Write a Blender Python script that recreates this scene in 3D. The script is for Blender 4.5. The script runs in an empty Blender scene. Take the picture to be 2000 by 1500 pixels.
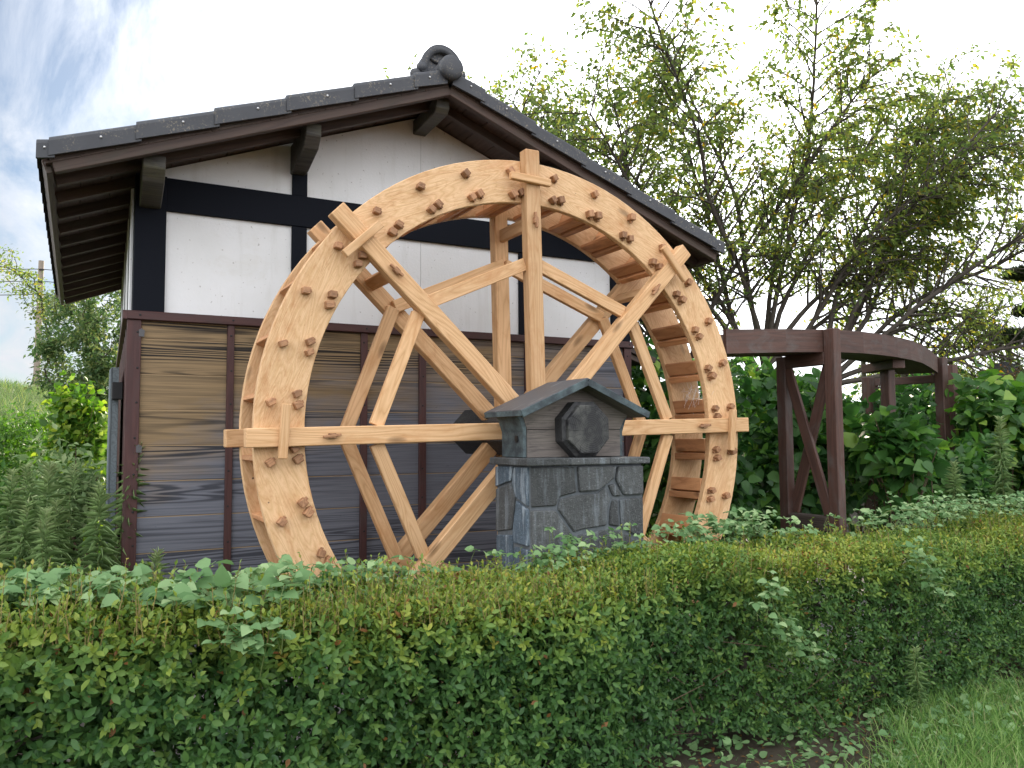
import bpy, bmesh, math, random
import numpy as np
from mathutils import Matrix, Vector, noise as mnoise
R = math.radians
S = bpy.context.scene
COL = S.collection
rng = np.random.default_rng(7)
random.seed(7)

# ------------------------------------------------------------------ camera
cam_d = bpy.data.cameras.new('camera')
cam = bpy.data.objects.new('camera', cam_d)
COL.objects.link(cam)
yaw, pitch, roll = R(28.573), R(3.811), R(-0.348)
fw = Vector((math.sin(yaw)*math.cos(pitch), math.cos(yaw)*math.cos(pitch), math.sin(pitch)))
rt = Vector((math.cos(yaw), -math.sin(yaw), 0)); up = rt.cross(fw)
r2 = rt*math.cos(roll)+up*math.sin(roll); u2 = -rt*math.sin(roll)+up*math.cos(roll)
cm = Matrix((r2, u2, -fw)).transposed().to_4x4(); cm.translation = (-2.6269, -5.7954, 1.55)
cam.matrix_world = cm
cam_d.sensor_width = 36; cam_d.lens = 36*1591.56/2000
cam_d.clip_start = .05; cam_d.clip_end = 3000
S.camera = cam

# ------------------------------------------------------------------ light
SUN_EL, SUN_AZ = R(22.4), R(42.3)          # azimuth from +Y towards +X
sd = Vector((math.sin(SUN_AZ)*math.cos(SUN_EL), math.cos(SUN_AZ)*math.cos(SUN_EL), math.sin(SUN_EL)))
w = bpy.data.worlds.new('World'); S.world = w; w.use_nodes = True
nt = w.node_tree; nt.nodes.clear()
def N(t, **k):
    n = nt.nodes.new(t)
    for a, b in k.items(): setattr(n, a, b)
    return n
def L(a, b): nt.links.new(a, b)
def MATH(op, a, b=None, c=None, clamp=False):
    n = N('ShaderNodeMath', operation=op, use_clamp=clamp)
    for i, v in enumerate((a, b, c)):
        if v is None: continue
        if isinstance(v, (int, float)): n.inputs[i].default_value = v
        else: L(v, n.inputs[i])
    return n.outputs[0]
def RAMP(fac, stops, interp='LINEAR'):
    n = N('ShaderNodeValToRGB'); cr = n.color_ramp; cr.interpolation = interp
    while len(cr.elements) > 1: cr.elements.remove(cr.elements[-1])
    for i, (p, c) in enumerate(stops):
        e = cr.elements[0] if i == 0 else cr.elements.new(p)
        e.position = p
        e.color = (*c, 1) if isinstance(c, tuple) else (c, c, c, 1)
    L(fac, n.inputs[0]); return n.outputs[0]
def MIX(f, a, b, typ='MIX'):
    n = N('ShaderNodeMix', data_type='RGBA', blend_type=typ)
    for i, v in ((0, f), (6, a), (7, b)):
        if isinstance(v, (int, float)): n.inputs[i].default_value = v if i == 0 else (v, v, v, 1)
        elif isinstance(v, tuple): n.inputs[i].default_value = (*v, 1)
        else: L(v, n.inputs[i])
    return n.outputs[2]
def NOISE(vec, scale, detail=4, rough=.55, dist=0., out='Fac'):
    n = N('ShaderNodeTexNoise'); L(vec, n.inputs['Vector'])
    n.inputs['Scale'].default_value = scale; n.inputs['Detail'].default_value = detail
    n.inputs['Roughness'].default_value = rough; n.inputs['Distortion'].default_value = dist
    return n.outputs[out]
def MAP(vec, scale=(1, 1, 1), loc=(0, 0, 0), rot=(0, 0, 0)):
    n = N('ShaderNodeMapping'); L(vec, n.inputs[0])
    n.inputs['Scale'].default_value = scale; n.inputs['Location'].default_value = loc; n.inputs['Rotation'].default_value = rot
    return n.outputs[0]
sky = N('ShaderNodeTexSky', sky_type='NISHITA'); sky.sun_disc = False
sky.sun_elevation = SUN_EL; sky.sun_rotation = SUN_AZ
sky.air_density = 1.0; sky.dust_density = .5; sky.ozone_density = 2.0
tc = N('ShaderNodeTexCoord')
sep = N('ShaderNodeSeparateXYZ'); L(tc.outputs['Generated'], sep.inputs[0])
zz = MATH('ADD', MATH('MAXIMUM', sep.outputs[2], 0.), .13)
px = MATH('DIVIDE', sep.outputs[0], zz); py = MATH('DIVIDE', sep.outputs[1], zz)
cmb = N('ShaderNodeCombineXYZ'); L(px, cmb.inputs[0]); L(py, cmb.inputs[1])
cp = MAP(cmb.outputs[0], (2.6, .8, 1), (3.1, 4.7, 0), (0, 0, R(-62)))
n1 = NOISE(cp, 1.9, 10, .62, .5); n2 = NOISE(cp, .6, 3, .5)
cov = MATH('ADD', MATH('MULTIPLY', n1, .62), MATH('MULTIPLY', n2, .5))
dt = N('ShaderNodeVectorMath', operation='DOT_PRODUCT'); L(tc.outputs['Generated'], dt.inputs[0]); dt.inputs[1].default_value = sd
near = MATH('ADD', MATH('MULTIPLY', MATH('MAXIMUM', MATH('ADD', dt.outputs['Value'], -.86), 0.), 2.0), MATH('MULTIPLY', MATH('MAXIMUM', MATH('SUBTRACT', .55, dt.outputs['Value']), 0.), .5))
cov = MATH('ADD', cov, near)
fac = RAMP(cov, [(.44, .22), (.55, .62), (.70, 1.)])
cloud = MIX(NOISE(cp, 2.6, 5, .55, .3), (.82, .88, 1.), (1.05, 1.04, 1.03))
bright = RAMP(MATH('MULTIPLY_ADD', dt.outputs['Value'], .5, .5), [(0., .95), (.62, .9), (.79, .30), (.85, .32), (.91, .62), (1., 1.)])  # cloud brightness by sun angle; raised behind the camera to light the facade
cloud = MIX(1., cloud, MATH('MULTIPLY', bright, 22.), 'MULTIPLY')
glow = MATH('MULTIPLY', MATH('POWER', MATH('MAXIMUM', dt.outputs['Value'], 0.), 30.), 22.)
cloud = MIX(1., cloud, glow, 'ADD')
skyb = MIX(1., sky.outputs[0], (.80, .88, .93), 'MULTIPLY')
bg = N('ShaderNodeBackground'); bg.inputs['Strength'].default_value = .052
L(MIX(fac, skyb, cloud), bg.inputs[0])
wo = N('ShaderNodeOutputWorld'); L(bg.outputs[0], wo.inputs[0])
sl = bpy.data.lights.new('sun', 'SUN'); sl.energy = 4.0; sl.angle = R(.7); sl.color = (1, .87, .68)
so = bpy.data.objects.new('sun', sl); COL.objects.link(so)
so.rotation_euler = sd.to_track_quat('Z', 'Y').to_euler(); so.location = (20, 22, 15)
S.view_settings.view_transform = 'Standard'; S.view_settings.look = 'None'
S.view_settings.exposure = 1.33; S.view_settings.gamma = 1; S.view_settings.use_curve_mapping = False
S.cycles.max_bounces = 8; S.cycles.diffuse_bounces = 4; S.cycles.transparent_max_bounces = 8
S.cycles.caustics_reflective = False; S.cycles.caustics_refractive = False
S.cycles.sample_clamp_indirect = 6

# ------------------------------------------------------------------ materials
def newmat(name):
    global nt
    m = bpy.data.materials.new(name); m.use_nodes = True; nt = m.node_tree; nt.nodes.clear()
    return m
def finish(m, col, rough=.7, bump=None, bs=.3, bd=.01, spec=.35, trans=None, metal=0.):
    b = N('ShaderNodeBsdfPrincipled'); o = N('ShaderNodeOutputMaterial')
    if isinstance(col, tuple): b.inputs['Base Color'].default_value = (*col, 1)
    else: L(col, b.inputs['Base Color'])
    if isinstance(rough, (int, float)): b.inputs['Roughness'].default_value = rough
    else: L(rough, b.inputs['Roughness'])
    b.inputs['Specular IOR Level'].default_value = spec; b.inputs['Metallic'].default_value = metal
    if bump is not None:
        bn = N('ShaderNodeBump'); bn.inputs['Strength'].default_value = bs; bn.inputs['Distance'].default_value = bd
        L(bump, bn.inputs['Height']); L(bn.outputs[0], b.inputs['Normal'])
    if trans:
        t = N('ShaderNodeBsdfTranslucent'); L(trans[1], t.inputs[0])
        ms = N('ShaderNodeMixShader'); ms.inputs[0].default_value = trans[0]
        L(b.outputs[0], ms.inputs[1]); L(t.outputs[0], ms.inputs[2]); L(ms.outputs[0], o.inputs[0])
    else: L(b.outputs[0], o.inputs[0])
    return m
def objvec(scale):
    """object coords (length of every board runs along its own X), shifted at random per object"""
    t = N('ShaderNodeTexCoord'); oi = N('ShaderNodeObjectInfo')
    v = N('ShaderNodeVectorMath', operation='ADD'); L(t.outputs['Object'], v.inputs[0])
    c = N('ShaderNodeCombineXYZ')
    for i, k in enumerate((37., 11., 23.)): L(MATH('MULTIPLY', oi.outputs['Random'], k), c.inputs[i])
    L(c.outputs[0], v.inputs[1])
    return MAP(v.outputs[0], scale), oi.outputs['Random'], v.outputs[0]
def wood(name, light, dark, stain=None, knots=True, grain=9., gx=.9, gy=9., fine=.35, rough=.62, tint=.12, contrast=1., mott=0., bstr=.3):
    m = newmat(name)
    v, rnd, raw = objvec((gx, gy, gy))
    base = NOISE(v, 1., 2, .45, .25)
    rings = MATH('PINGPONG', MATH('MULTIPLY', base, grain), .5)       # contour lines of a stretched field = cathedral grain
    g = RAMP(rings, [(0., 1.), (.12, .55), (.5, 0.)])
    fv = NOISE(MAP(raw, (3., 160., 160.)), 1., 4, .6)
    g = MATH('ADD', MATH('MULTIPLY', g, .75*contrast), MATH('MULTIPLY', MATH('SUBTRACT', fv, .4), fine), clamp=True)
    c = MIX(g, light, dark)
    if stain:
        sn = NOISE(MAP(raw, (1.6, 4., 4.)), 1.6, 6, .7, .8)
        c = MIX(RAMP(sn, [(.5, 0.), (.72, .75)]), c, stain)
    if mott:
        mo = NOISE(MAP(raw, (9., 26., 26.)), 1.7, 6, .75, 1.5)
        c = MIX(RAMP(mo, [(.5, 0.), (.64, mott)]), c, stain)
        v2 = N('ShaderNodeTexVoronoi'); L(MAP(raw, (7., 7., 7.)), v2.inputs['Vector']); v2.inputs['Scale'].default_value = 1.
        c = MIX(RAMP(v2.outputs['Distance'], [(.035, .9), (.055, 0.)]), c, (.05, .02, .01))
    if knots:
        vo = N('ShaderNodeTexVoronoi'); L(MAP(raw, (2.1, 6., 6.)), vo.inputs['Vector']); vo.inputs['Scale'].default_value = 1.
        k = RAMP(vo.outputs['Distance'], [(.05, 1.), (.11, .55), (.16, 0.)])
        c = MIX(MATH('MULTIPLY', k, .75), c, tuple(x*.35 for x in dark))
    hs = N('ShaderNodeHueSaturation'); L(c, hs.inputs['Color'])
    L(MATH('ADD', MATH('MULTIPLY', rnd, tint*2), 1-tint), hs.inputs['Value'])
    return finish(m, hs.outputs[0], rough, MATH('ADD', fv, MATH('MULTIPLY', rings, .6)), bstr, .004)
M = {}
M['fresh'] = wood('fresh_pine', (.66, .415, .22), (.47, .26, .11), (.47, .225, .085), gx=.8, gy=9., grain=14, fine=.55, tint=.14, bstr=.5)
M['fresh_rim'] = wood('fresh_pine_rim', (.72, .475, .265), (.56, .34, .155), (.46, .215, .08), gx=1.6, gy=9., grain=18, fine=.7, tint=.06, mott=.42, bstr=.6)
M['fresh_float'] = wood('orange_cedar', (.60, .31, .145), (.42, .19, .08), (.26, .10, .04), gx=.8, gy=7., grain=9, tint=.22)
M['peg'] = wood('peg_wood', (.40, .21, .105), (.20, .095, .048), None, knots=False, gx=9., gy=24., grain=6, tint=.25)
M['brown'] = wood('brown_stained_timber', (.082, .034, .030), (.05, .021, .020), (.055, .038, .036), knots=False, gx=.8, gy=9., grain=7, rough=.55, tint=.15)
M['rafter'] = wood('eave_timber', (.085, .055, .042), (.045, .028, .023), (.055, .05, .035), knots=False, gx=.8, gy=9., grain=7, tint=.2)
M['purlin'] = wood('weathered_purlin', (.085, .078, .066), (.03, .027, .024), (.10, .095, .05), knots=False, gx=.8, gy=14., grain=9, tint=.15)
M['trestle'] = wood('trestle_timber', (.092, .046, .034), (.05, .027, .021), (.10, .088, .080), knots=False, gx=.8, gy=9., grain=8, rough=.6, tint=.15)
M['rot'] = wood('rotten_sill', (.06, .045, .035), (.02, .015, .012), None, knots=False, gx=1., gy=14., grain=10, rough=.9)
M['shutter'] = wood('grey_blue_board', (.17, .20, .215), (.09, .11, .12), None, knots=False, gx=.8, gy=12., grain=8, rough=.8)
M['hub'] = wood('dark_log', (.042, .042, .043), (.010, .010, .011), (.085, .085, .075), knots=False, gx=6., gy=6., grain=16, rough=.6, tint=.05)
M['gable'] = wood('weathered_grey_board', (.185, .16, .14), (.075, .065, .06), (.055, .05, .048), knots=False, gx=.9, gy=22., grain=16, rough=.8, tint=.05)
M['pole'] = wood('concrete_pole', (.30, .24, .20), (.24, .19, .15), None, knots=False)

m = newmat('log_end_grain'); t = N('ShaderNodeTexCoord'); sp = N('ShaderNodeSeparateXYZ'); L(t.outputs['Object'], sp.inputs[0])
cy_ = MATH('ADD', sp.outputs[1], -.012); cz_ = MATH('ADD', sp.outputs[2], .01)
rad = MATH('SQRT', MATH('ADD', MATH('MULTIPLY', cy_, cy_), MATH('MULTIPLY', cz_, cz_)))
nz_ = NOISE(t.outputs['Object'], 9., 4, .6)
rg_ = MATH('PINGPONG', MATH('MULTIPLY', MATH('ADD', rad, MATH('MULTIPLY', nz_, .02)), 85.), .5)
ang = MATH('ARCTAN2', cz_, cy_)
cr_ = RAMP(MATH('ABSOLUTE', MATH('ADD', MATH('ADD', ang, -2.25), MATH('MULTIPLY', nz_, .25))), [(.0, 1.), (.16, 1.), (.22, 0.)])
cr2 = RAMP(MATH('PINGPONG', MATH('MULTIPLY', MATH('ADD', ang, MATH('MULTIPLY', nz_, .6)), 3.2), .5), [(0., .9), (.05, 0.)])
c = MIX(rg_, (.020, .020, .022), (.060, .060, .060))
c = MIX(RAMP(nz_, [(.45, 0.), (.7, .8)]), c, (.11, .11, .10))
c = MIX(MATH('MULTIPLY', cr2, .7), c, (.004, .004, .004))
M['endgrain'] = finish(m, c, .75, MATH('SUBTRACT', rg_, MATH('MULTIPLY', cr2, 2.)), .6, .003)
m = newmat('siding_board')             # printed-looking cathedral grain, tan where sheltered, blue grey where the weather reaches
v, rnd, raw = objvec((.13, 4.6, 4.6))
base = NOISE(v, 1.25, 2, .4, .12)
rings = MATH('PINGPONG', MATH('MULTIPLY', base, 26.), .5)
env = RAMP(NOISE(MAP(raw, (.35, 6.5, 6.5)), 1., 2, .4), [(.42, .10), (.60, 1.)])
g = MATH('MULTIPLY', RAMP(rings, [(0., 1.), (.15, .85), (.33, 0.)]), env)
fv = NOISE(MAP(raw, (2., 150., 150.)), 1., 3, .6)
g2 = MATH('ADD', g, MATH('MULTIPLY', MATH('SUBTRACT', fv, .42), 1.5), clamp=True)
geo = N('ShaderNodeNewGeometry'); sp = N('ShaderNodeSeparateXYZ'); L(geo.outputs['Position'], sp.inputs[0])
wv = MATH('ADD', MATH('MULTIPLY', sp.outputs[2], -.62), MATH('MULTIPLY', sp.outputs[0], .16))
wv = MATH('ADD', MATH('ADD', wv, 1.62), MATH('MULTIPLY', NOISE(MAP(geo.outputs['Position'], (.8, 1, 2.6)), 1.4, 4, .6), .9))
wf = RAMP(wv, [(.68, 0.), (1.55, 1.)])
c = MIX(wf, MIX(g2, (.275, .190, .100), (.016, .013, .011)), MIX(g2, (.165, .172, .200), (.050, .053, .066)))
sp2 = RAMP(NOISE(MAP(geo.outputs['Position'], (4, 4, 18)), 3., 4, .7), [(.66, 0.), (.74, .7)])
c = MIX(MATH('MULTIPLY', sp2, wf), c, (.045, .045, .05))
M['siding'] = finish(m, c, .72, MATH('ADD', fv, g), .3, .003)
m = newmat('joint_strip'); M['joint'] = finish(m, (.34, .24, .135), .7)

m = newmat('white_plaster'); t = N('ShaderNodeTexCoord'); P = t.outputs['Object']
gp = N('ShaderNodeNewGeometry').outputs['Position']
c = MIX(RAMP(NOISE(gp, 1.3, 5, .6), [(.35, 0.), (.75, 1.)]), (.80, .80, .80), (.70, .70, .68))
c = MIX(RAMP(NOISE(gp, 42., 2, .5), [(.68, 0.), (.73, .7)]), c, (.33, .30, .27))
c = MIX(RAMP(NOISE(gp, 2.2, 7, .7, .6), [(.55, 0.), (.75, .5)]), c, (.60, .57, .49))
c = MIX(RAMP(NOISE(MAP(gp, (6., 1., .7)), 1.5, 5, .65), [(.55, 0.), (.8, .42)]), c, (.50, .49, .44))
M['plaster'] = finish(m, c, .88, NOISE(gp, 55., 5, .65), .35, .006)
m = newmat('black_paint'); gp = N('ShaderNodeNewGeometry').outputs['Position']
c = MIX(RAMP(NOISE(gp, 60., 2), [(.75, 0.), (.8, .5)]), (.006, .0075, .012), (.05, .055, .07))
M['black'] = finish(m, c, .8, NOISE(gp, 30., 4), .15, .003, spec=.15)
m = newmat('roof_tile'); gp = N('ShaderNodeNewGeometry').outputs['Position']
ln = MATH('MULTIPLY', RAMP(NOISE(gp, 6., 3), [(.42, 0.), (.6, 1.)]), RAMP(NOISE(gp, 75., 3, .7), [(.57, 0.), (.64, 1.)]))
c = MIX(MATH('MULTIPLY', ln, .8), MIX(NOISE(gp, 9., 4), (.040, .042, .048), (.066, .068, .074)), (.22, .19, .14))
M['tile'] = finish(m, c, .5, NOISE(gp, 90., 4), .15, .002, spec=.3)
m = newmat('screw_zinc'); M['screw'] = finish(m, (.62, .62, .62), .35, metal=.6)
m = newmat('sheet_metal_roof'); gp = N('ShaderNodeNewGeometry').outputs['Position']
c = MIX(NOISE(gp, 7., 6, .6), (.055, .055, .060), (.10, .098, .10))
c = MIX(RAMP(NOISE(MAP(gp, (3, 14, 3)), 2., 4), [(.58, 0.), (.7, .5)]), c, (.24, .25, .25))
M['sheet'] = finish(m, c, .55, NOISE(gp, 60., 3), .1, .002, spec=.5)
m = newmat('verdigris_edge'); gp = N('ShaderNodeNewGeometry').outputs['Position']
c = MIX(RAMP(NOISE(gp, 11., 6, .7), [(.42, 0.), (.75, 1.)]), (.034, .044, .050), (.115, .16, .165))
M['verdigris'] = finish(m, c, .6, NOISE(gp, 60., 3), .2, .003)
def stone(name, a, b, white=.5):
    m = newmat(name); gp = N('ShaderNodeNewGeometry').outputs['Position']; rnd = N('ShaderNodeObjectInfo').outputs['Random']
    c = MIX(NOISE(gp, 16., 7, .7), a, b)
    c = MIX(RAMP(NOISE(gp, 95., 3, .7), [(.58, 0.), (.66, .55)]), c, tuple(x*1.9 for x in b))
    st = MATH('MULTIPLY', RAMP(NOISE(MAP(gp, (14., 14., 1.6)), 1.2, 5, .7), [(.52, 0.), (.66, 1.)]), white)
    c = MIX(st, c, (.34, .39, .43))
    hs = N('ShaderNodeHueSaturation'); L(c, hs.inputs['Color']); L(MATH('ADD', MATH('MULTIPLY', rnd, .6), .7), hs.inputs['Value'])
    return finish(m, hs.outputs[0], .85, MATH('ADD', NOISE(gp, 22., 7, .7), MATH('MULTIPLY', NOISE(gp, 110., 4, .7), .4)), .9, .025)
M['stone'] = stone('andesite', (.040, .043, .045), (.125, .130, .128), .35)
M['stone_w'] = stone('limed_andesite', (.035, .05, .065), (.12, .16, .20), .9)
m = newmat('mortar'); gp = N('ShaderNodeNewGeometry').outputs['Position']
M['mortar'] = finish(m, MIX(NOISE(gp, 14., 6, .7), (.03, .035, .04), (.19, .21, .225)), .9, NOISE(gp, 60., 5), .6, .008)
m = newmat('rock'); gp = N('ShaderNodeNewGeometry').outputs['Position']
M['rock'] = finish(m, MIX(NOISE(gp, 5., 6, .7), (.03, .03, .035), (.10, .10, .11)), .85, NOISE(gp, 9., 6, .7), .9, .05)
m = newmat('ground_soil'); gp = N('ShaderNodeNewGeometry').outputs['Position']
c = MIX(NOISE(gp, 2.5, 7, .65), (.035, .028, .02), (.10, .078, .052))
sx = N('ShaderNodeSeparateXYZ'); L(gp, sx.inputs[0])
gravel = RAMP(MATH('ADD', sx.outputs[1], MATH('MULTIPLY', NOISE(gp, 3., 3), .5)), [(.0, 0.), (1., 1.)])
n_ = N('ShaderNodeMapRange'); L(sx.outputs[1], n_.inputs[0]); n_.inputs[1].default_value = -2.5; n_.inputs[2].default_value = -2.2
n2_ = N('ShaderNodeMapRange'); L(sx.outputs[1], n2_.inputs[0]); n2_.inputs[1].default_value = 5.; n2_.inputs[2].default_value = 3.
n3_ = N('ShaderNodeMapRange'); L(sx.outputs[0], n3_.inputs[0]); n3_.inputs[1].default_value = 9.; n3_.inputs[2].default_value = 5.
n4_ = N('ShaderNodeMapRange'); L(sx.outputs[0], n4_.inputs[0]); n4_.inputs[1].default_value = -2.7; n4_.inputs[2].default_value = -2.2
gm = MATH('MULTIPLY', MATH('MULTIPLY', n_.outputs[0], n2_.outputs[0]), MATH('MULTIPLY', n3_.outputs[0], n4_.outputs[0]))
gc = MIX(NOISE(gp, 70., 3, .8), (.20, .19, .18), (.50, .48, .46))
c = MIX(gm, c, gc)
far = N('ShaderNodeMapRange'); L(sx.outputs[1], far.inputs[0]); far.inputs[1].default_value = 5.; far.inputs[2].default_value = 7.
c = MIX(far.outputs[0], c, MIX(NOISE(gp, 1.2, 8, .7), (.05, .085, .022), (.12, .17, .045)))
M['ground'] = finish(m, c, .95, NOISE(gp, 45., 6, .75), .7, .02)

def leafmat(name, stops, trans=.3, rough=.45, tcol=1.5, spec=.4, patch=None):
    m = newmat(name); a = N('ShaderNodeAttribute'); a.attribute_name = 'tint'
    c = RAMP(a.outputs['Fac'], stops)
    hs = N('ShaderNodeHueSaturation'); L(c, hs.inputs['Color']); hs.inputs['Value'].default_value = tcol; hs.inputs['Saturation'].default_value = 1.1
    return finish(m, c, rough, spec=spec, trans=(trans, hs.outputs[0]))
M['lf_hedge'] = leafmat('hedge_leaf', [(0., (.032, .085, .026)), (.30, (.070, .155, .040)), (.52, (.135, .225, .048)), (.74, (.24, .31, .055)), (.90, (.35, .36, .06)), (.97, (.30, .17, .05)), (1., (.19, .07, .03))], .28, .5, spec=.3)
M['lf_vine'] = leafmat('vine_leaf', [(0., (.09, .19, .065)), (.6, (.20, .33, .14)), (.9, (.34, .46, .22)), (1., (.45, .44, .12))], .3, .55, spec=.25)
M['lf_cherry'] = leafmat('cherry_leaf', [(0., (.065, .105, .030)), (.7, (.13, .165, .042)), (.96, (.18, .18, .035)), (1., (.34, .22, .03))], .55, .5, 2.3)
M['lf_bush'] = leafmat('broad_shrub_leaf', [(0., (.022, .066, .018)), (.5, (.048, .125, .027)), (.85, (.11, .23, .038)), (1., (.23, .33, .055))], .33, .45, 2.0, spec=.35)
M['lf_lime'] = leafmat('lime_shrub_leaf', [(0., (.055, .135, .02)), (.6, (.13, .25, .03)), (1., (.30, .37, .06))], .42, .5, 1.5)
M['lf_weed'] = leafmat('goldenrod_leaf', [(0., (.10, .17, .065)), (.6, (.27, .38, .16)), (1., (.40, .47, .24))], .35, .6, spec=.25)
M['lf_far'] = leafmat('distant_leaf', [(0., (.05, .095, .035)), (.6, (.10, .155, .055)), (1., (.20, .22, .08))], .45, .6, 2.)
M['lf_grass'] = leafmat('grass_blade', [(0., (.09, .20, .05)), (.6, (.21, .35, .09)), (.9, (.32, .43, .16)), (1., (.38, .35, .19))], .35, .6, spec=.25)
M['lf_pine'] = leafmat('pine_needle', [(0., (.03, .06, .03)), (1., (.09, .12, .04))], .2, .6)
M['lf_rust'] = leafmat('rusty_azalea_leaf', [(0., (.05, .055, .025)), (.6, (.12, .085, .035)), (1., (.26, .12, .05))], .3, .6)
m = newmat('bark'); gp = N('ShaderNodeNewGeometry').outputs['Position']
M['bark'] = finish(m, MIX(NOISE(gp, 14., 6, .7), (.035, .028, .022), (.105, .088, .072)), .9, NOISE(gp, 30., 5, .7), .7, .01)
m = newmat('twig'); M['twig'] = finish(m, (.10, .065, .04), .8)
m = newmat('reddish_shoot'); M['shoot'] = finish(m, (.24, .19, .07), .7)
m = newmat('green_stem'); M['stem'] = finish(m, (.13, .17, .05), .6)
m = newmat('bamboo'); gp = N('ShaderNodeNewGeometry').outputs['Position']
M['bamboo'] = finish(m, MIX(NOISE(gp, 9., 4), (.07, .075, .05), (.15, .14, .09)), .7)
m = newmat('wire'); M['wire'] = finish(m, (.02, .02, .02), .6)
m = newmat('black_iron'); M['iron'] = finish(m, (.012, .012, .013), .5)
m = newmat('spider_silk'); M['silk'] = finish(m, (.75, .75, .75), .3)

# ------------------------------------------------------------------ helpers
WM = {}
def label(o, lab, cat, group=None):
    o['label'] = lab; o['category'] = cat
    if group: o['group'] = group
    return o
def thing(name, lab, cat, loc=(0, 0, 0), group=None):
    o = bpy.data.objects.new(name, None); COL.objects.link(o); o.location = loc
    o.empty_display_size = .2
    WM[o] = Matrix.Translation(loc); return label(o, lab, cat, group)
def put(name, me, mat=None, parent=None, mw=None, kind=None, lab=None):
    o = bpy.data.objects.new(name, me); COL.objects.link(o)
    mw = mw or Matrix.Identity(4); WM[o] = mw
    if mat is not None and len(me.materials) == 0: me.materials.append(M[mat] if isinstance(mat, str) else mat)
    if parent is not None:
        o.parent = parent; o.matrix_basis = WM[parent].inverted() @ mw
    else: o.matrix_basis = mw
    if kind: o['kind'] = kind
    if lab: o['label'] = lab
    return o
def mesh(name, vs, fs, smooth=False):
    me = bpy.data.meshes.new(name); me.from_pydata([tuple(v) for v in vs], [], fs); me.update()
    if smooth: me.shade_smooth()
    return me
_box = {}
def boxmesh(l, w_, t, bev=.004):
    key = (round(l, 4), round(w_, 4), round(t, 4), bev)
    if key in _box: return _box[key]
    bm = bmesh.new(); bmesh.ops.create_cube(bm, size=1)
    bmesh.ops.scale(bm, vec=(l, w_, t), verts=bm.verts)
    if bev: bmesh.ops.bevel(bm, geom=bm.edges[:], offset=min(bev, .3*min(l, w_, t)), segments=1, profile=.5, affect='EDGES')
    me = bpy.data.meshes.new('board'); bm.to_mesh(me); bm.free(); _box[key] = me
    return me
def frame(a, b, upv):
    a = Vector(a); b = Vector(b); x = (b-a).normalized(); z = Vector(upv); z = (z-x*z.dot(x)).normalized(); y = z.cross(x)
    m_ = Matrix((x, y, z)).transposed().to_4x4(); m_.translation = (a+b)/2
    return m_, (b-a).length
def beam(name, a, b, w_, t, upv, mat, parent, bev=.004, lab=None):
    """board from a to b, width w_ across, thickness t along upv"""
    mw, l = frame(a, b, upv)
    me = boxmesh(l, w_, t, bev)
    if len(me.materials) and me.materials[0] != M[mat]:
        me = me.copy(); me.materials.clear()
    return put(name, me, mat, parent, mw, lab=lab)
def bx(name, x0, x1, y0, y1, z0, z1, mat, parent, bev=.004, lab=None, along='x'):
    c = ((x0+x1)/2, (y0+y1)/2, (z0+z1)/2)
    if along == 'x': return beam(name, (x0, c[1], c[2]), (x1, c[1], c[2]), y1-y0, z1-z0, (0, 0, 1), mat, parent, bev, lab)
    if along == 'z': return beam(name, (c[0], c[1], z0), (c[0], c[1], z1), x1-x0, y1-y0, (0, 1, 0), mat, parent, bev, lab)
    return beam(name, (c[0], y0, c[2]), (c[0], y1, c[2]), x1-x0, z1-z0, (0, 0, 1), mat, parent, bev, lab)
def prism(name, poly, d0, d1, mat, parent, axis='y', bev=.006, kind=None, lab=None, mapf=None):
    """polygon in (u, z) extruded between d0 and d1 along axis"""
    f = mapf or ((lambda u, z, d: (u, d, z)) if axis == 'y' else (lambda u, z, d: (d, u, z)))
    bm = bmesh.new(); n = len(poly)
    A = [bm.verts.new(f(u, z, d0)) for u, z in poly]; B = [bm.verts.new(f(u, z, d1)) for u, z in poly]
    bm.faces.new(A); bm.faces.new(B[::-1])
    for i in range(n): bm.faces.new((A[i], B[i], B[(i+1) % n], A[(i+1) % n]))
    bmesh.ops.recalc_face_normals(bm, faces=bm.faces[:])
    if bev: bmesh.ops.bevel(bm, geom=bm.edges[:], offset=bev, segments=1, affect='EDGES')
    cen = sum((v.co for v in bm.verts), Vector())/len(bm.verts)
    bmesh.ops.translate(bm, vec=-cen, verts=bm.verts)
    me = bpy.data.meshes.new(name); bm.to_mesh(me); bm.free()
    return put(name, me, mat, parent, Matrix.Translation(cen), kind=kind, lab=lab)
def tubes(name, segs, mat, parent=None, sides=6, kind=None, smooth=True, lab=None, mw=None):
    """segs: list of (p0, p1, r0, r1)"""
    if not len(segs): return None
    P0 = np.array([s[0] for s in segs], float); P1 = np.array([s[1] for s in segs], float)
    r0 = np.array([s[2] for s in segs]); r1 = np.array([s[3] for s in segs])
    d = P1-P0; d /= np.linalg.norm(d, axis=1, keepdims=True)+1e-9
    ref = np.where(np.abs(d[:, 2:3]) < .9, np.array([[0, 0, 1.]]), np.array([[1., 0, 0]]))
    u = np.cross(d, ref); u /= np.linalg.norm(u, axis=1, keepdims=True); v = np.cross(d, u)
    a = np.arange(sides)/sides*2*np.pi
    ring = u[:, None]*np.cos(a)[None, :, None]+v[:, None]*np.sin(a)[None, :, None]
    V = np.concatenate([P0[:, None]+ring*r0[:, None, None], P1[:, None]+ring*r1[:, None, None]], 1).reshape(-1, 3)
    n = len(segs); i = np.arange(sides); j = (i+1) % sides
    F = np.stack([i, j, j+sides, i+sides], 1)[None]+(np.arange(n)*2*sides)[:, None, None]
    me = npmesh(name, V, F.reshape(-1, 4), smooth=smooth)
    return put(name, me, mat, parent, mw, kind=kind, lab=lab)
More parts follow.
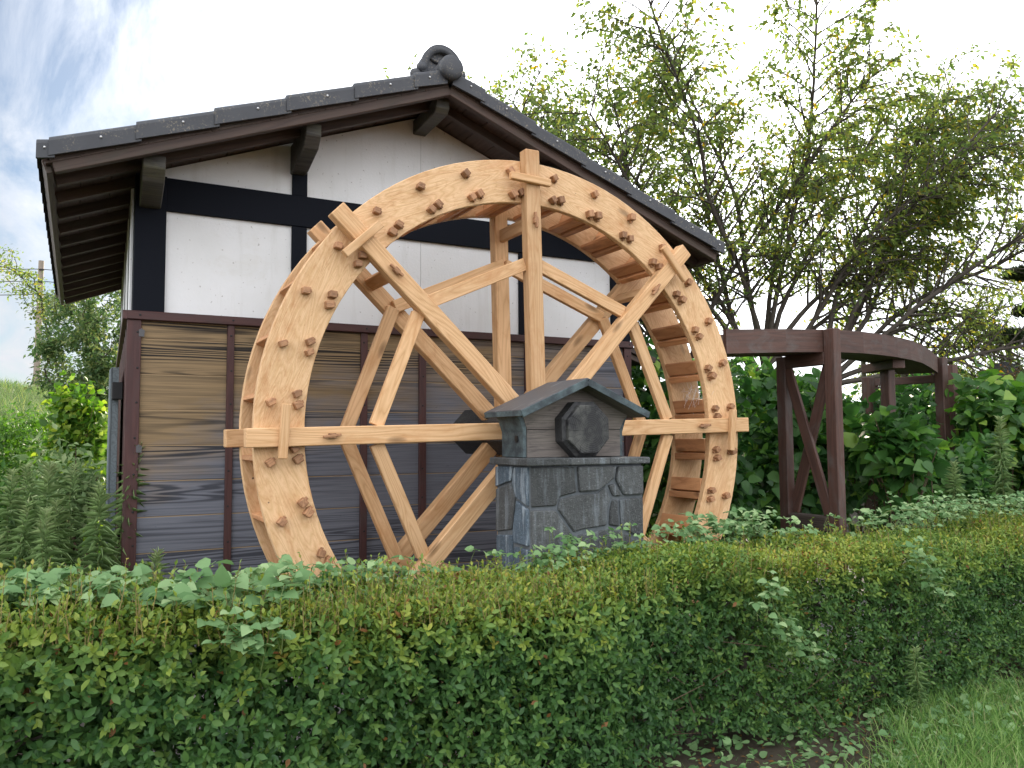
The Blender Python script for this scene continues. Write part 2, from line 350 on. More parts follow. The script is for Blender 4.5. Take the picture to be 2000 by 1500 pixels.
def npmesh(name, V, F, tint=None, smooth=False):
    me = bpy.data.meshes.new(name); k = F.shape[1]
    me.vertices.add(len(V)); me.vertices.foreach_set('co', np.ascontiguousarray(V, dtype=np.float32).ravel())
    me.loops.add(F.size); me.loops.foreach_set('vertex_index', np.ascontiguousarray(F, dtype=np.int32).ravel())
    me.polygons.add(len(F)); me.polygons.foreach_set('loop_start', np.arange(len(F), dtype=np.int32)*k)
    if smooth: me.polygons.foreach_set('use_smooth', np.ones(len(F), dtype=bool))
    me.update(calc_edges=True)
    if tint is not None:
        at = me.attributes.new('tint', 'FLOAT', 'POINT'); at.data.foreach_set('value', np.clip(tint, 0, 1).astype(np.float32))
    return me
# leaf templates: x across, y along, z up
T_small = (np.array([(0, 0, 0), (.26, .45, .07), (0, 1, -.06), (-.26, .45, .07)]), np.array([(0, 1, 2), (0, 2, 3)]))
T_oval = (np.array([(0, 0, 0), (.20, .28, .05), (.23, .62, .05), (0, 1, -.08), (-.23, .62, .05), (-.20, .28, .05), (0, .5, -.01)]), np.array([(0, 1, 6), (1, 2, 6), (2, 3, 6), (3, 4, 6), (4, 5, 6), (5, 0, 6)]))
T_cherry = (np.array([(0, 0, 0), (.23, .4, .06), (0, 1, -.2), (-.23, .4, .06), (0, .45, 0)]), np.array([(0, 1, 4), (1, 2, 4), (2, 3, 4), (3, 0, 4)]))
T_big = (np.array([(0, 0, 0), (.30, .05, .05), (.42, .38, .09), (.24, .74, .03), (0, 1, -.14), (-.24, .74, .03), (-.42, .38, .09), (-.30, .05, .05), (0, .4, -.01)]),
         np.array([(0, 1, 8), (1, 2, 8), (2, 3, 8), (3, 4, 8), (4, 5, 8), (5, 6, 8), (6, 7, 8), (7, 0, 8)]))
T_narrow = (np.array([(0, 0, 0), (.055, .4, .10), (0, 1, -.30), (-.055, .4, .10)]), np.array([(0, 1, 2), (0, 2, 3)]))
T_blade = (np.array([(-.022, 0, 0), (.022, 0, 0), (.016, .55, .10), (-.016, .55, .10), (0, 1, .42)]), np.array([(0, 1, 2), (0, 2, 3), (3, 2, 4)]))
def nrm(a): return a/(np.linalg.norm(a, axis=-1, keepdims=True)+1e-9)
def leaves(tmpl, pos, d, nn, size, tint):
    Vt, Ft = tmpl; n = len(pos)
    d = nrm(d); z = nn-d*(nn*d).sum(1, keepdims=True); z = nrm(z); x = np.cross(d, z)
    s = np.asarray(size).reshape(-1, 1, 1)*np.ones((n, 1, 1))
    V = pos[:, None]+s*(Vt[None, :, 0:1]*x[:, None]+Vt[None, :, 1:2]*d[:, None]+Vt[None, :, 2:3]*z[:, None])
    F = Ft[None]+(np.arange(n)*len(Vt))[:, None, None]
    return V.reshape(-1, 3), F.reshape(-1, 3), np.repeat(tint, len(Vt))
def merge(parts):
    Vs, Fs, Ts, o = [], [], [], 0
    for V, F, T in parts:
        Vs.append(V); Fs.append(F+o); Ts.append(T); o += len(V)
    return np.concatenate(Vs), np.concatenate(Fs), np.concatenate(Ts)
def rdir(n): return nrm(rng.normal(size=(n, 3)))
_G = rng.normal(size=(64, 64, 64))
_G = (_G+np.roll(_G, 1, 0)+np.roll(_G, 1, 1)+np.roll(_G, 1, 2))/2
def vnoise(p):
    """cheap smooth noise, period 64"""
    p = np.mod(p, 64); i = np.floor(p).astype(int); f = p-i; f = f*f*(3-2*f); o = 0
    for a in (0, 1):
        for b in (0, 1):
            for c_ in (0, 1):
                wgt = np.where(a, f[:, 0], 1-f[:, 0])*np.where(b, f[:, 1], 1-f[:, 1])*np.where(c_, f[:, 2], 1-f[:, 2])
                o = o+wgt*_G[(i[:, 0]+a) % 64, (i[:, 1]+b) % 64, (i[:, 2]+c_) % 64]
    return o

# ================================================================== GROUND
def smooth(a, b, x):
    t_ = np.clip((x-a)/(b-a), 0, 1); return t_*t_*(3-2*t_)
def H(x, y):
    x = np.asarray(x, float); y = np.asarray(y, float)
    h = smooth(11, 25, y)*smooth(6, -1, x)*2.9*np.exp(-((y-28)/26)**2)
    h = h+smooth(10, 27, y)*smooth(-1, -6, x)*.7*np.exp(-((y-28)/26)**2)
    dr = (x*.878-y*.478)
    h = h+2.0*smooth(8.0, 12.5, x+.25*y)*smooth(16, 9, y)*np.exp(-np.maximum(x-26, 0)/15)
    pit = smooth(-1.75, -1.5, y)*smooth(-.35, -.6, y)*smooth(-2.3, -1.9, x)*smooth(2.3, 1.9, x)
    h = h-.5*pit
    p = np.stack([x*.45+3, y*.45+9, 0*x+2], -1).reshape(-1, 3)
    return h+.05*smooth(3., 8., np.hypot(x, y)).reshape(h.shape)*vnoise(p).reshape(h.shape)
u = np.linspace(-1, 1, 190); gx_ = 14*u+900*np.sign(u)*np.abs(u)**7; gy_ = gx_+3
X, Y = np.meshgrid(gx_, gy_, indexing='ij'); Z = H(X, Y)
n = len(u); idx = np.arange(n*n).reshape(n, n)
F = np.stack([idx[:-1, :-1], idx[1:, :-1], idx[1:, 1:], idx[:-1, 1:]], -1).reshape(-1, 4)
put('ground', npmesh('ground', np.stack([X, Y, Z], -1).reshape(-1, 3), F, smooth=True), 'ground', kind='structure')

# ================================================================== MILL HOUSE
def Sh(x, y, z): return (x+(.037*y if y > -5 else 0), y, z)
XL, XR, XC = -2.28, 1.70, -.28
YB = 4.2
SL = .385
def zt(x): return 4.185-SL*abs(x-XC)
house = thing('mill_house', 'white and black half timbered mill house with dark tiled gable roof behind the water wheel', 'house', (XC, 2, 0))
# plaster panels (front) : openings between the posts
PY0, PY1 = 0., .06
def wt(x): return zt(x)-.125
for x0, x1 in ((XL+.06, -1.205), (-1.205, -.2695), (-.2665, .645), (.645, XR-.06)):
    poly = [(x0, 3.20), (x1, 3.20), (x1, wt(x1))]+([(x0, wt(x0))])
    prism('plaster_panel', poly, PY0, PY1, 'plaster', house, bev=0)
    bx('plaster_panel', x0, x1, PY0, PY1, 2.36, 3.197, 'plaster', house, bev=.0015)
bx('beam', XL+.19, XR-.19, -.03, .02, 3.073, 3.295, 'black', house, .003)
for x0, x1, z1 in ((XL, XL+.19, 3.30), (XR-.19, XR, 3.30)):
    bx('post', x0, x1, -.035, .10, 2.389, z1, 'black', house, .003, along='z')
for x0 in (-1.26, .592):
    bx('post', x0, x0+.106, -.022, .02, 2.389, 3.071, 'black', house, .003, along='z')
    bx('post', x0, x0+.106, -.022, .02, 3.297, 3.62, 'black', house, .003, along='z')
# lower siding boards, one by one
bh = .2312
for k in range(9):
    z1 = 2.335 if k == 0 else 2.208-(k-1)*bh
    z0 = 2.208-k*bh if k else 2.208
    bx('siding_board', XL+.03, XR-.02, -.012, .05, z0+.006, z1, 'siding', house, .003)
bx('siding_board', XL+.03, XR-.02, -.012, .05, .08, 2.208-8*bh, 'siding', house, .003)
for k in range(9):
    z0 = 2.208-k*bh
    bx('joint_strip', XL+.05, XR-.04, -.0085, .02, z0-.0015, z0+.0075, 'joint', house, 0)
bx('trim_rail', XL-.03, XR+.02, -.055, .0, 2.332, 2.389, 'brown', house)
for x0, wd in ((XL-.03, .085), (-1.69, .046), (-1.21, .046), (-.749, .05), (-.29, .055), (.636, .05), (XR-.07, .075)):
    bx('batten', x0, x0+wd, -.038, -.010, .06, 2.331, 'brown', house, .003, along='z')
nb_ = bmesh.new(); bmesh.ops.create_uvsphere(nb_, u_segments=8, v_segments=4, radius=.0075); bmesh.ops.scale(nb_, vec=(1, .45, 1), verts=nb_.verts)
nail_me = bpy.data.meshes.new('nail'); nb_.to_mesh(nail_me); nb_.free()
for x in (-2.245, -1.667, -1.187, -.724, -.262, .661, 1.665):
    for k in range(9): put('nail', nail_me, 'iron', house, Matrix.Translation((x+random.uniform(-.006, .006), -.0385, 2.26-k*bh+random.uniform(-.012, .012))))
    put('nail', nail_me, 'iron', house, Matrix.Translation((x+.01, -.0555, 2.362)))
for (x, z) in ((-2.225, 2.25), (-2.225, 1.50)):
    prism('repair_patch', [(x-.015, z-.026), (x+.017, z-.028), (x+.020, z+.012), (x, z+.026), (x-.015, z+.016)], -.0385, -.041, 'sheet', house, bev=0)
# left side wall, running back
def side(name, y0, y1, z0, z1, off, th, mat, along='y'):
    a = Sh(XL-off, y0, 0); b = Sh(XL-off, y1, 0)
    if along == 'y': return beam(name, (a[0], y0, (z0+z1)/2), (b[0], y1, (z0+z1)/2), z1-z0, th, (1, 0, 0), mat, house, .002)
    m_ = ((a[0]+b[0])/2, (y0+y1)/2)
    return beam(name, (m_[0], m_[1], z0), (m_[0], m_[1], z1), y1-y0, th, (1, 0, 0), mat, house, .002)
for y0, y1 in ((.10, .42), (.54, 1.62), (1.74, 2.82), (2.94, 4.05)):
    side('plaster_panel', y0, y1, 2.39, 3.36, -.012, .06, 'plaster')
for y0, y1 in ((.42, .54), (1.62, 1.74), (2.82, 2.94), (4.05, 4.2)):
    side('post', y0, y1, 2.39, 3.36, -.020, .08, 'black', 'z')
side('trim_rail', -.05, YB, 2.332, 2.389, .03, .05, 'brown')
for k in range(10):
    z1 = 2.33 if k == 0 else 2.208-(k-1)*bh; z0 = 2.208-k*bh if k < 9 else .08
    side('siding_board', .05, YB, z0+.004, z1, -.02, .05, 'siding')
for i in range(10): side('batten', .0+i*.46, .05+i*.46, .06, 2.33, .012, .03, 'brown', 'z')
door = side('shutter', .62, 1.9, .25, 2.07, .085, .05, 'shutter')
for i in range(6): 
    y0 = .62+i*.213; a = Sh(XL-.112, y0+.1, 0)
    beam('shutter_plank', (a[0], a[1], .25), (a[0], a[1], 2.065), .205, .014, (1, 0, 0), 'shutter', door, .003)
a = Sh(XL-.07, .57, 0)
for z in (1.9, .6): beam('hinge', (a[0], a[1]-.03, z), (a[0], a[1]+.05, z), .12, .07, (1, 0, 0), 'iron', door, .004)
# right side wall and back wall, closed so the house stands from any side
beam('side_wall', Sh(XR-.03, .05, 1.7), Sh(XR-.03, YB, 1.7), 3.3, .06, (1, 0, 0), 'siding', house, .002)
prism('back_wall', [(XL+.2, .05), (XR+.1, .05), (XR+.1, 3.3), (XC+.16, 4.02), (XL+.2, 3.3)], YB-.06, YB, 'plaster', house, bev=0)
# lean-to on the right
lean = beam('side_roof', Sh(XR-.02, 1.0, 2.46), Sh(XR+.55, 1.0, 2.28), 1.3, .05, (0, 0, 1), 'rafter', house)
for y in (.4, .8, 1.2, 1.6): beam('rafter', Sh(XR-.02, y, 2.41), Sh(XR+.52, y, 2.24), .05, .05, (0, 0, 1), 'rafter', lean)
beam('post', Sh(XR+.10, .42, .1), Sh(XR+.10, .42, 2.34), .08, .08, (0, 1, 0), 'brown', house)
# purlins
for x, hz in ((XC, 0), (-1.22, 0), (.66, 0), (XL+.09, 0), (XR-.09, 0)):
    zb = zt(x)-.275 if x == XC else zt(x)-.285
    top = zt(x)-.165
    w_ = .105 if abs(x-XC) < 1.5 else .13
    f0 = Sh(x, -.50, 0)
    poly = [(-.50, top), (-.50, zb+.035), (-.46, zb), (YB+.4, zb), (YB+.4, top)]
    if x in (-1.22, .66) or abs(x-XC) > 1.5: poly = [(-.50, top), (-.50, zb+.04), (-.42, zb-.03), (-.10, zb-.09), (YB+.4, zb-.09), (YB+.4, top)]
    prism('purlin', poly, -w_/2, w_/2, 'purlin', house, bev=.006, mapf=lambda u_, z_, d_, x=x: Sh(x+d_, u_, z_))
# rafters, sheathing, tiles: both slopes
XE = {-1: -2.80, 1: 2.27}
YF, YK = -.60, 4.55
rk = []
for s in (-1, 1):
    xe = XE[s]; xr = XC
    def pt(x, y, dz): return (x+.008*y, y, zt(x)+dz)
    nv = Vector((SL*s, 0, 1)).normalized()
    # barge board at the verge
    beam('barge_board', pt(XC+s*.004, YF+.03, -.125), pt(xe-s*.06, YF+.03, -.125), .05, .10, nv, 'rafter', house)
    y = -.33
    ys = [-.33]+[.07+.435*i for i in range(11)]
    for y in ys:
        beam('rafter', pt(XC+s*.03, y, -.150), pt(xe-s*.07, y, -.150), .05, .065, nv, 'rafter', house, .003)
    npl = 14; ln = abs(xe-XC)-.04
    for i in range(npl):
        xa = XC+s*(.02+ln*i/npl); xb = XC+s*(.02+ln*(i+1)/npl-.004); xm = (xa+xb)/2
        a_ = pt(xm, YF, -.109); b_ = pt(xm, YK, -.109)
        beam('sheathing_board', a_, b_, abs(xb-xa)*math.sqrt(1+SL*SL), .014, nv, 'rafter', house, .0015)
    # eave board along the low edge
    beam('fascia', pt(xe-s*.035, YF+.05, -.118), pt(xe-s*.035, YK, -.118), .035, .085, nv, 'rafter', house)
    # field of wavy tiles: one corrugated sheet per slope, rows stepped
    rows = 9; V = []; Fc = []; ny = 150
    yy = np.linspace(YF+.10, YK+.02, ny)
    for r in range(rows):
        for e, (q, dz) in enumerate(((r/rows, -.060), ((r+1)/rows, -.036))):
            xq = XC+(xe+s*.02-XC)*q
            for y in yy:
                ph = ((y-YF)/.265) % 1
                wv_ = .015*math.sin(2*math.pi*ph)+(.006 if ph > .85 else 0)
                V.append(pt(xq, y, dz+wv_))
    vs = np.array(V).reshape(rows*2, ny, 3)
    low = vs.copy(); low[:, :, 2] -= .022
    vs = np.concatenate([vs, low]).reshape(-1, 3); nr = rows*2
    I = np.arange(nr*2*ny).reshape(nr*2, ny)
    def strip(a, b): return np.stack([a[:-1], a[1:], b[1:], b[:-1]], 1)
    ff = [strip(I[i], I[i+1]) for i in range(nr-1)]+[strip(I[nr-1], I[2*nr-1])]+[strip(I[nr+i], I[nr+i+1]) for i in range(nr-1)]
    ff.append(np.stack([I[:nr-1, 0], I[1:nr, 0], I[nr+1:, 0], I[nr:-1, 0]], 1))
    put('roof_tiles', npmesh('roof_tiles', vs, np.concatenate(ff), smooth=False), 'tile', house, kind='stuff')
    # verge tiles, one object each: an L section with a soft top edge, lower end lapping over the next
    xs = [.20, .66, 1.10, 1.545, 1.99, 2.43]
    edges = [0.02]+[v_ for v_ in (.275, .70, 1.147, 1.583, 2.018, 2.46)]+[abs(xe-XC)]
    for i in range(len(edges)-1):
        e0, e1 = edges[i]-.03*(i > 0), edges[i+1]
        x0, x1 = XC+s*e0, XC+s*e1
        sec = [(YF-.045, -.105), (YF-.045, -.022), (YF-.038, -.006), (YF-.02, .006), (YF+.0, .008), (YF+.20, -.004), (YF+.20, -.05), (YF-.02, -.05), (YF-.022, -.105)]
        lift0, lift1 = -.006, .010
        bm = bmesh.new(); rings_ = []
        for x_, lf in ((x0, lift0), (x1, lift1)):
            rings_.append([bm.verts.new(Sh(x_, q[0]-lf*.6, zt(x_)+q[1]+lf)) for q in sec])
        for a_ in range(len(sec)):
            b_ = (a_+1) % len(sec); bm.faces.new((rings_[0][a_], rings_[0][b_], rings_[1][b_], rings_[1][a_]))
        bm.faces.new(rings_[0]); bm.faces.new(rings_[1][::-1])
        bmesh.ops.recalc_face_normals(bm, faces=bm.faces[:])
        me = bpy.data.meshes.new('verge_tile'); bm.to_mesh(me); bm.free()
        tl = put('verge_tile', me, 'tile', house)
        for dx in ((e0+.28*(e1-e0)) if i < 6 else e0+.06,):
            xs_ = XC+s*(e0+(.45 if 0 < i < 6 else .55)*(e1-e0))
            bm = bmesh.new(); bmesh.ops.create_uvsphere(bm, u_segments=10, v_segments=6, radius=.0075)
            me = bpy.data.meshes.new('screw'); bm.to_mesh(me); bm.free()
            put('screw', me, 'screw', tl, Matrix.Translation(Sh(xs_, YF-.050, zt(xs_)-.045)))
# ridge cap
tubes('ridge_cap', [(Sh(XC, YF-.0, 4.175), Sh(XC, YK, 4.175), .085, .085)], 'tile', house, 18)
bm = bmesh.new()
prof = [(0, -.042), (.05, -.039), (.080, -.029), (.088, -.016), (.088, .05), (.075, .055)]
rg = []
for r_, d_ in prof:
    rg.append([bm.verts.new((r_*math.cos(a), d_, r_*math.sin(a))) for a in np.linspace(0, 2*math.pi, 28, endpoint=False)] if r_ else [bm.verts.new((0, d_, 0))])
for i in range(len(prof)-1):
    A, B = rg[i], rg[i+1]
    for j in range(28):
        k = (j+1) % 28
        bm.faces.new((A[0], B[j], B[k]) if len(A) == 1 else (A[j], B[j], B[k], A[k]))
bmesh.ops.recalc_face_normals(bm, faces=bm.faces[:])
me = bpy.data.meshes.new('ridge_end_disc'); bm.to_mesh(me); bm.free(); me.shade_smooth()
put('ridge_end_disc', me, 'tile', house, Matrix.Translation(Sh(XC-.0, YF-.06, 4.175)))
# ornamental ridge-end tile (arched plaque with rim, side scrolls, brows)
orn_y = -.40
arc = lambda r_, z_, n_=16: [(r_*math.cos(a), z_+r_*1.12*math.sin(a)) for a in np.linspace(math.pi*1.08, -math.pi*.08, n_)]
base = [(XC+.0+u_, 4.235+z_) for u_, z_ in arc(.155, .02)]+[(XC+.20, 4.10), (XC-.20, 4.10)]
orn = prism('ridge_ornament', base, orn_y-.02, orn_y+.09, 'tile', house, bev=.012)
rim_o = arc(.165, .02, 20); rim_i = arc(.118, .015, 20)
ring_poly = [(XC+u_, 4.235+z_) for u_, z_ in rim_o]+[(XC+u_, 4.235+z_) for u_, z_ in rim_i[::-1]]
bm = bmesh.new(); nn_ = 20
vo_ = [[bm.verts.new((XC+u_, d_, 4.235+z_)) for u_, z_ in rr] for d_ in (orn_y-.055, orn_y-.015) for rr in (rim_o, rim_i)]
for i in range(nn_-1):
    bm.faces.new((vo_[0][i], vo_[0][i+1], vo_[1][i+1], vo_[1][i])); bm.faces.new((vo_[0][i], vo_[2][i], vo_[2][i+1], vo_[0][i+1]))
    bm.faces.new((vo_[1][i], vo_[1][i+1], vo_[3][i+1], vo_[3][i]))
bmesh.ops.recalc_face_normals(bm, faces=bm.faces[:])
me = bpy.data.meshes.new('rim'); bm.to_mesh(me); bm.free(); me.shade_smooth(); put('rim', me, 'tile', orn)
for sx_ in (-1, 1):
    for (u_, z_, r_) in ((.155, 4.245, .042), (.205, 4.185, .042), (.19, 4.13, .05)):
        bm = bmesh.new(); bmesh.ops.create_uvsphere(bm, u_segments=14, v_segments=9, radius=r_); bmesh.ops.scale(bm, vec=(1, .9, 1), verts=bm.verts)
        me = bpy.data.meshes.new('scroll'); bm.to_mesh(me); bm.free(); me.shade_smooth()
        put('scroll', me, 'tile', orn, Matrix.Translation((XC+sx_*u_, orn_y-.03, z_)))
    bm = bmesh.new(); bmesh.ops.create_uvsphere(bm, u_segments=12, v_segments=8, radius=.03); bmesh.ops.scale(bm, vec=(1.3, .7, .5), verts=bm.verts)
    me = bpy.data.meshes.new('brow'); bm.to_mesh(me); bm.free(); me.shade_smooth()
    put('brow', me, 'tile', orn, Matrix.Translation((XC+sx_*.05, orn_y-.025, 4.315)) @ Matrix.Rotation(sx_*-.35, 4, 'Y'))

# ================================================================== WATER WHEEL
ZC = 1.6; RO = 1.75; RI = 1.474; PHI = R(1.3)
wheel = thing('water_wheel', 'large new pale pine water wheel with paired spokes in front of the mill', 'water wheel', (0, -1.07, -.15))
def W(r, th, y): return Vector((r*math.cos(th), y, ZC+r*math.sin(th)))
YF0, YF1, YB0, YB1 = -1.268, -1.222, -.885, -.840
def rim_segment(th0, th1, y0, y1, mat):
    """annular sector; local X along the chord so that the grain follows the board"""
    thm = (th0+th1)/2; cen = W((RO+RI)/2, thm, (y0+y1)/2)
    xa = Vector((-math.sin(thm), 0, math.cos(thm))); za = Vector((0, 1, 0)); ya = za.cross(xa)
    mw = Matrix((xa, ya, za)).transposed().to_4x4(); mw.translation = cen; inv = mw.inverted()
    n_ = 14; bm = bmesh.new(); G = []
    b = .004
    for th in np.linspace(th0, th1, n_):
        sec = [(RI, y0+b), (RI+b, y0), (RO-b, y0), (RO, y0+b), (RO, y1-b), (RO-b, y1), (RI+b, y1), (RI, y1-b)]
        G.append([bm.verts.new(inv @ W(r_, th, y_)) for r_, y_ in sec])
    for i in range(n_-1):
        for j in range(8):
            k = (j+1) % 8; bm.faces.new((G[i][j], G[i][k], G[i+1][k], G[i+1][j]))
    bm.faces.new(G[0]); bm.faces.new(G[-1][::-1]); bmesh.ops.recalc_face_normals(bm, faces=bm.faces[:])
    me = bpy.data.meshes.new('rim_segment'); bm.to_mesh(me); bm.free()
    return put('rim_segment', me, mat, wheel, mw)
gap = R(.06)
for k in range(8):
    th = PHI+k*math.pi/4
    rim_segment(th+gap, th+math.pi/4-gap, YF0, YF1, 'fresh_rim')
    rim_segment(th+gap, th+math.pi/4-gap, YB0, YB1, 'fresh_rim')
# pegs: one shared mesh (a square tenon end with its little wedge)
bm = bmesh.new()
def addbox(bm, c, s_, bev=.0):
    g = bmesh.ops.create_cube(bm, size=1)['verts']
    bmesh.ops.scale(bm, vec=s_, verts=g); bmesh.ops.translate(bm, vec=c, verts=g)
addbox(bm, (0, 0, .026), (.044, .040, .054)); bmesh.ops.bevel(bm, geom=bm.edges[:], offset=.004, segments=1, affect='EDGES')
addbox(bm, (-.026, -.004, .016), (.018, .016, .018))
pegme = bpy.data.meshes.new('peg'); bm.to_mesh(pegme); bm.free()
def peg(r, th, y, dirn=-1, par=wheel):
    xa = Vector((math.cos(th+.6), 0, math.sin(th+.6)))
    rj = random.uniform(-.22, .22); xa = Matrix.Rotation(rj, 3, 'Y') @ xa
    za = Vector((0, dirn, 0)); ya = za.cross(xa)
    mw = Matrix((xa, ya, za)).transposed().to_4x4(); mw.translation = W(r, th, y)
    s_ = random.uniform(.88, 1.08); mw = mw @ Matrix.Diagonal((s_, s_, random.uniform(.8, 1.1), 1))
    return put('peg', pegme, 'peg', par, mw)
for k in range(32):
    th = R(5.95+11.25*k)
    ri, rj_ = .0, 0
    # radial plank, sole plank and ledge strip of each bucket
    ym = (YF1+YB0)/2
    beam('float_board', W(1.492, th, YB0-.004), W(1.492, th, YF1+.004), .01, .01, (0, 0, 1), 'fresh_float', wheel, 0) if False else None
    yb0, yb1 = YF1+.002, YB0-.002
    def fl(name, ra, tha, rb, thb, t):
        a = W(ra, tha, 0); b = W(rb, thb, 0); wv_ = (b-a); nrm_ = Vector((-wv_.z, 0, wv_.x))
        c_ = (a+b)/2
        return beam(name, (c_.x, yb0, c_.z), (c_.x, yb1, c_.z), wv_.length, t, nrm_, 'fresh_float', wheel, .003)
    fl('float_board', 1.505, th, 1.747, th-R(1.0), .028)
    fl('sole_board', 1.478, th+R(2.9), 1.492, th-R(.65), .026)
    fl('ledge_strip', 1.490, th-R(1.15), 1.500, th-R(2.9), .045)
    peg(1.672, th, YF0); peg(1.522, th, YF0); peg(1.536, th-R(2.25), YF0)
# spokes
for k in range(8):
    th = PHI+k*math.pi/4
    d = W(1, th, 0)-W(0, th, 0)
    r1 = (1.79, 1.785, 1.81, 1.825, 1.80, 1.81, 1.80, 1.79)[k]
    beam('spoke', W(.10, th, -1.303), W(r1, th, -1.303), .104, .080, (0, 1, 0), 'fresh', wheel, .005)
    beam('spoke', W(.10, th, -.850), W(1.83, th, -.850), .104, .080, (0, 1, 0), 'fresh', wheel, .005)
    # locking bar across the spoke
    tj = R((-1.2, .6, 1.2, .9, -1.0, 0, .5, 1.)[k]); tl_ = R(5.4)
    beam('locking_bar', W(1.602, th-tl_+tj, -1.355), W(1.622, th+tl_*.95+tj, -1.362), .048, .036, (0, 1, 0), 'fresh', wheel, .004)
    # tie through both spokes with its T wedge
    tie = W(1.343, th, 0)
    mwv = Vector((math.cos(th), 0, math.sin(th)))
    beam('tie', (tie.x, -1.262, tie.z), (tie.x, -.892, tie.z), .085, .038, Vector((-math.sin(th), 0, math.cos(th))), 'fresh', wheel, .004)
    beam('tie_tenon', (tie.x, -1.375, tie.z), (tie.x, -1.344, tie.z), .040, .030, Vector((-math.sin(th), 0, math.cos(th))), 'peg', wheel, .003)
    a = W(1.295, th-R(.2), -1.366); b = W(1.395, th+R(.2), -1.366)
    beam('wedge', a, b, .016, .022, (0, 1, 0), 'peg', wheel, .003)
# brace octagons
for k in range(8):
    t0 = PHI+k*math.pi/4; t1 = t0+math.pi/4
    for rv, yc, tk in ((1.088, -1.287, .040), (1.14, -.912, .040)):
        a = W(rv, t0, yc); b = W(rv, t1, yc); dv = (b-a).normalized()
        if yc < -1.1: a += dv*.056; b -= dv*.056
        else: a += dv*.004; b -= dv*.004
        beam('brace', a, b, .082, tk, (0, 1, 0), 'fresh', wheel, .004)
# octagonal shaft
def octa(r0, y0, y1, mat, name, par, bev=.02):
    poly = []
    for q in range(8):
        a = R(22.5+45*q)+PHI; poly.append((r0*math.cos(a), r0*math.sin(a)))
    bm = bmesh.new(); secs = [(y0, r0-bev), (y0+bev*.6, r0), (y1-bev*.6, r0), (y1, r0-bev)]
    rr = [[bm.verts.new((y_, rad*math.cos(R(22.5+45*q)+PHI), rad*math.sin(R(22.5+45*q)+PHI))) for q in range(8)] for y_, rad in secs]
    for i in range(3):
        for j in range(8): bm.faces.new((rr[i][j], rr[i][(j+1) % 8], rr[i+1][(j+1) % 8], rr[i+1][j]))
    bm.faces.new(rr[0]); bm.faces.new(rr[-1]); bmesh.ops.recalc_face_normals(bm, faces=bm.faces[:])
    me = bpy.data.meshes.new(name); bm.to_mesh(me); bm.free()
    mw = Matrix(((0, 1, 0, 0), (1, 0, 0, 0), (0, 0, 1, ZC), (0, 0, 0, 1)))
    return put(name, me, mat, par, mw)
shaft = octa(.172, -1.865, -.36, 'hub', 'shaft', wheel)
octa(.150, -1.895, -1.862, 'endgrain', 'shaft_end', shaft, .006)
tubes('axle', [((0, -.38, ZC), (0, .02, ZC), .06, .06)], 'iron', wheel, 14)

# ================================================================== STONE PIER + BEARING HOUSING
pier = thing('stone_pier', 'grey crazy paved stone pier carrying the outer end of the wheel shaft', 'pier', (0, -1.7, 0))
prism('mortar_core', [(-.393, 0), (.372, 0), (.372, 1.395), (-.393, 1.395)], -1.893, -1.505, 'mortar', pier, bev=.004)
front = [[(-.397, 1.396), (-.101, 1.392), (-.098, 1.319), (-.086, 1.242), (-.207, 1.214), (-.233, 1.165), (-.397, 1.168)],
 [(-.097, 1.392), (.182, 1.390), (.167, 1.319), (.102, 1.272), (.047, 1.241), (-.086, 1.242)],
 [(.186, 1.390), (.374, 1.390), (.374, 1.210), (.229, 1.208), (.175, 1.288), (.166, 1.311)],
 [(.12, 1.283), (.171, 1.292), (.229, 1.208), (.155, 1.203), (.124, 1.26)],
 [(-.213, 1.210), (-.086, 1.237), (.052, 1.237), (.111, 1.272), (.146, 1.2), (.122, 1.141), (.116, 1.042), (-.062, 1.026), (-.120, 1.014), (-.230, 1.158)],
 [(-.397, 1.162), (-.241, 1.158), (-.123, 1.008), (-.125, .78), (-.397, .80)],
 [(.151, 1.2), (.192, 1.198), (.198, 1.026), (.124, 1.041), (.127, 1.141)],
 [(.197, 1.198), (.374, 1.206), (.374, .970), (.3, .975), (.203, 1.026)],
 [(-.115, 1.004), (.121, 1.034), (.198, 1.018), (.295, .970), (.20, .76), (-.117, .78)],
 [(.30, .965), (.374, .963), (.374, .70), (.205, .757)]]
def inset(poly, d):
    c_ = np.mean(poly, axis=0); return [tuple(c_+(np.array(p)-c_)*(1-d/max(.03, np.linalg.norm(np.array(p)-c_)))) for p in poly]
for i, pl in enumerate(front):
    prism('stone', inset(pl, .009), -1.902-.018*random.random(), -1.87, 'stone', pier, bev=.007)
sidep = [[(-1.50, 1.388), (-1.722, 1.394), (-1.698, 1.305), (-1.50, 1.262)], [(-1.73, 1.394), (-1.89, 1.396), (-1.888, 1.172), (-1.75, 1.213), (-1.705, 1.298)],
 [(-1.50, 1.258), (-1.69, 1.301), (-1.75, 1.224), (-1.702, 1.028), (-1.50, .999)], [(-1.758, 1.209), (-1.888, 1.165), (-1.888, .955), (-1.716, .957), (-1.708, 1.028)],
 [(-1.50, .992), (-1.702, 1.009), (-1.715, .80), (-1.50, .80)], [(-1.722, .948), (-1.888, .948), (-1.888, .72), (-1.722, .74)]]
for i, pl in enumerate(sidep):
    prism('stone', inset(pl, .009), -.403-.014*random.random(), -.37, 'stone' if i == 2 else 'stone_w', pier, axis='x', bev=.004)
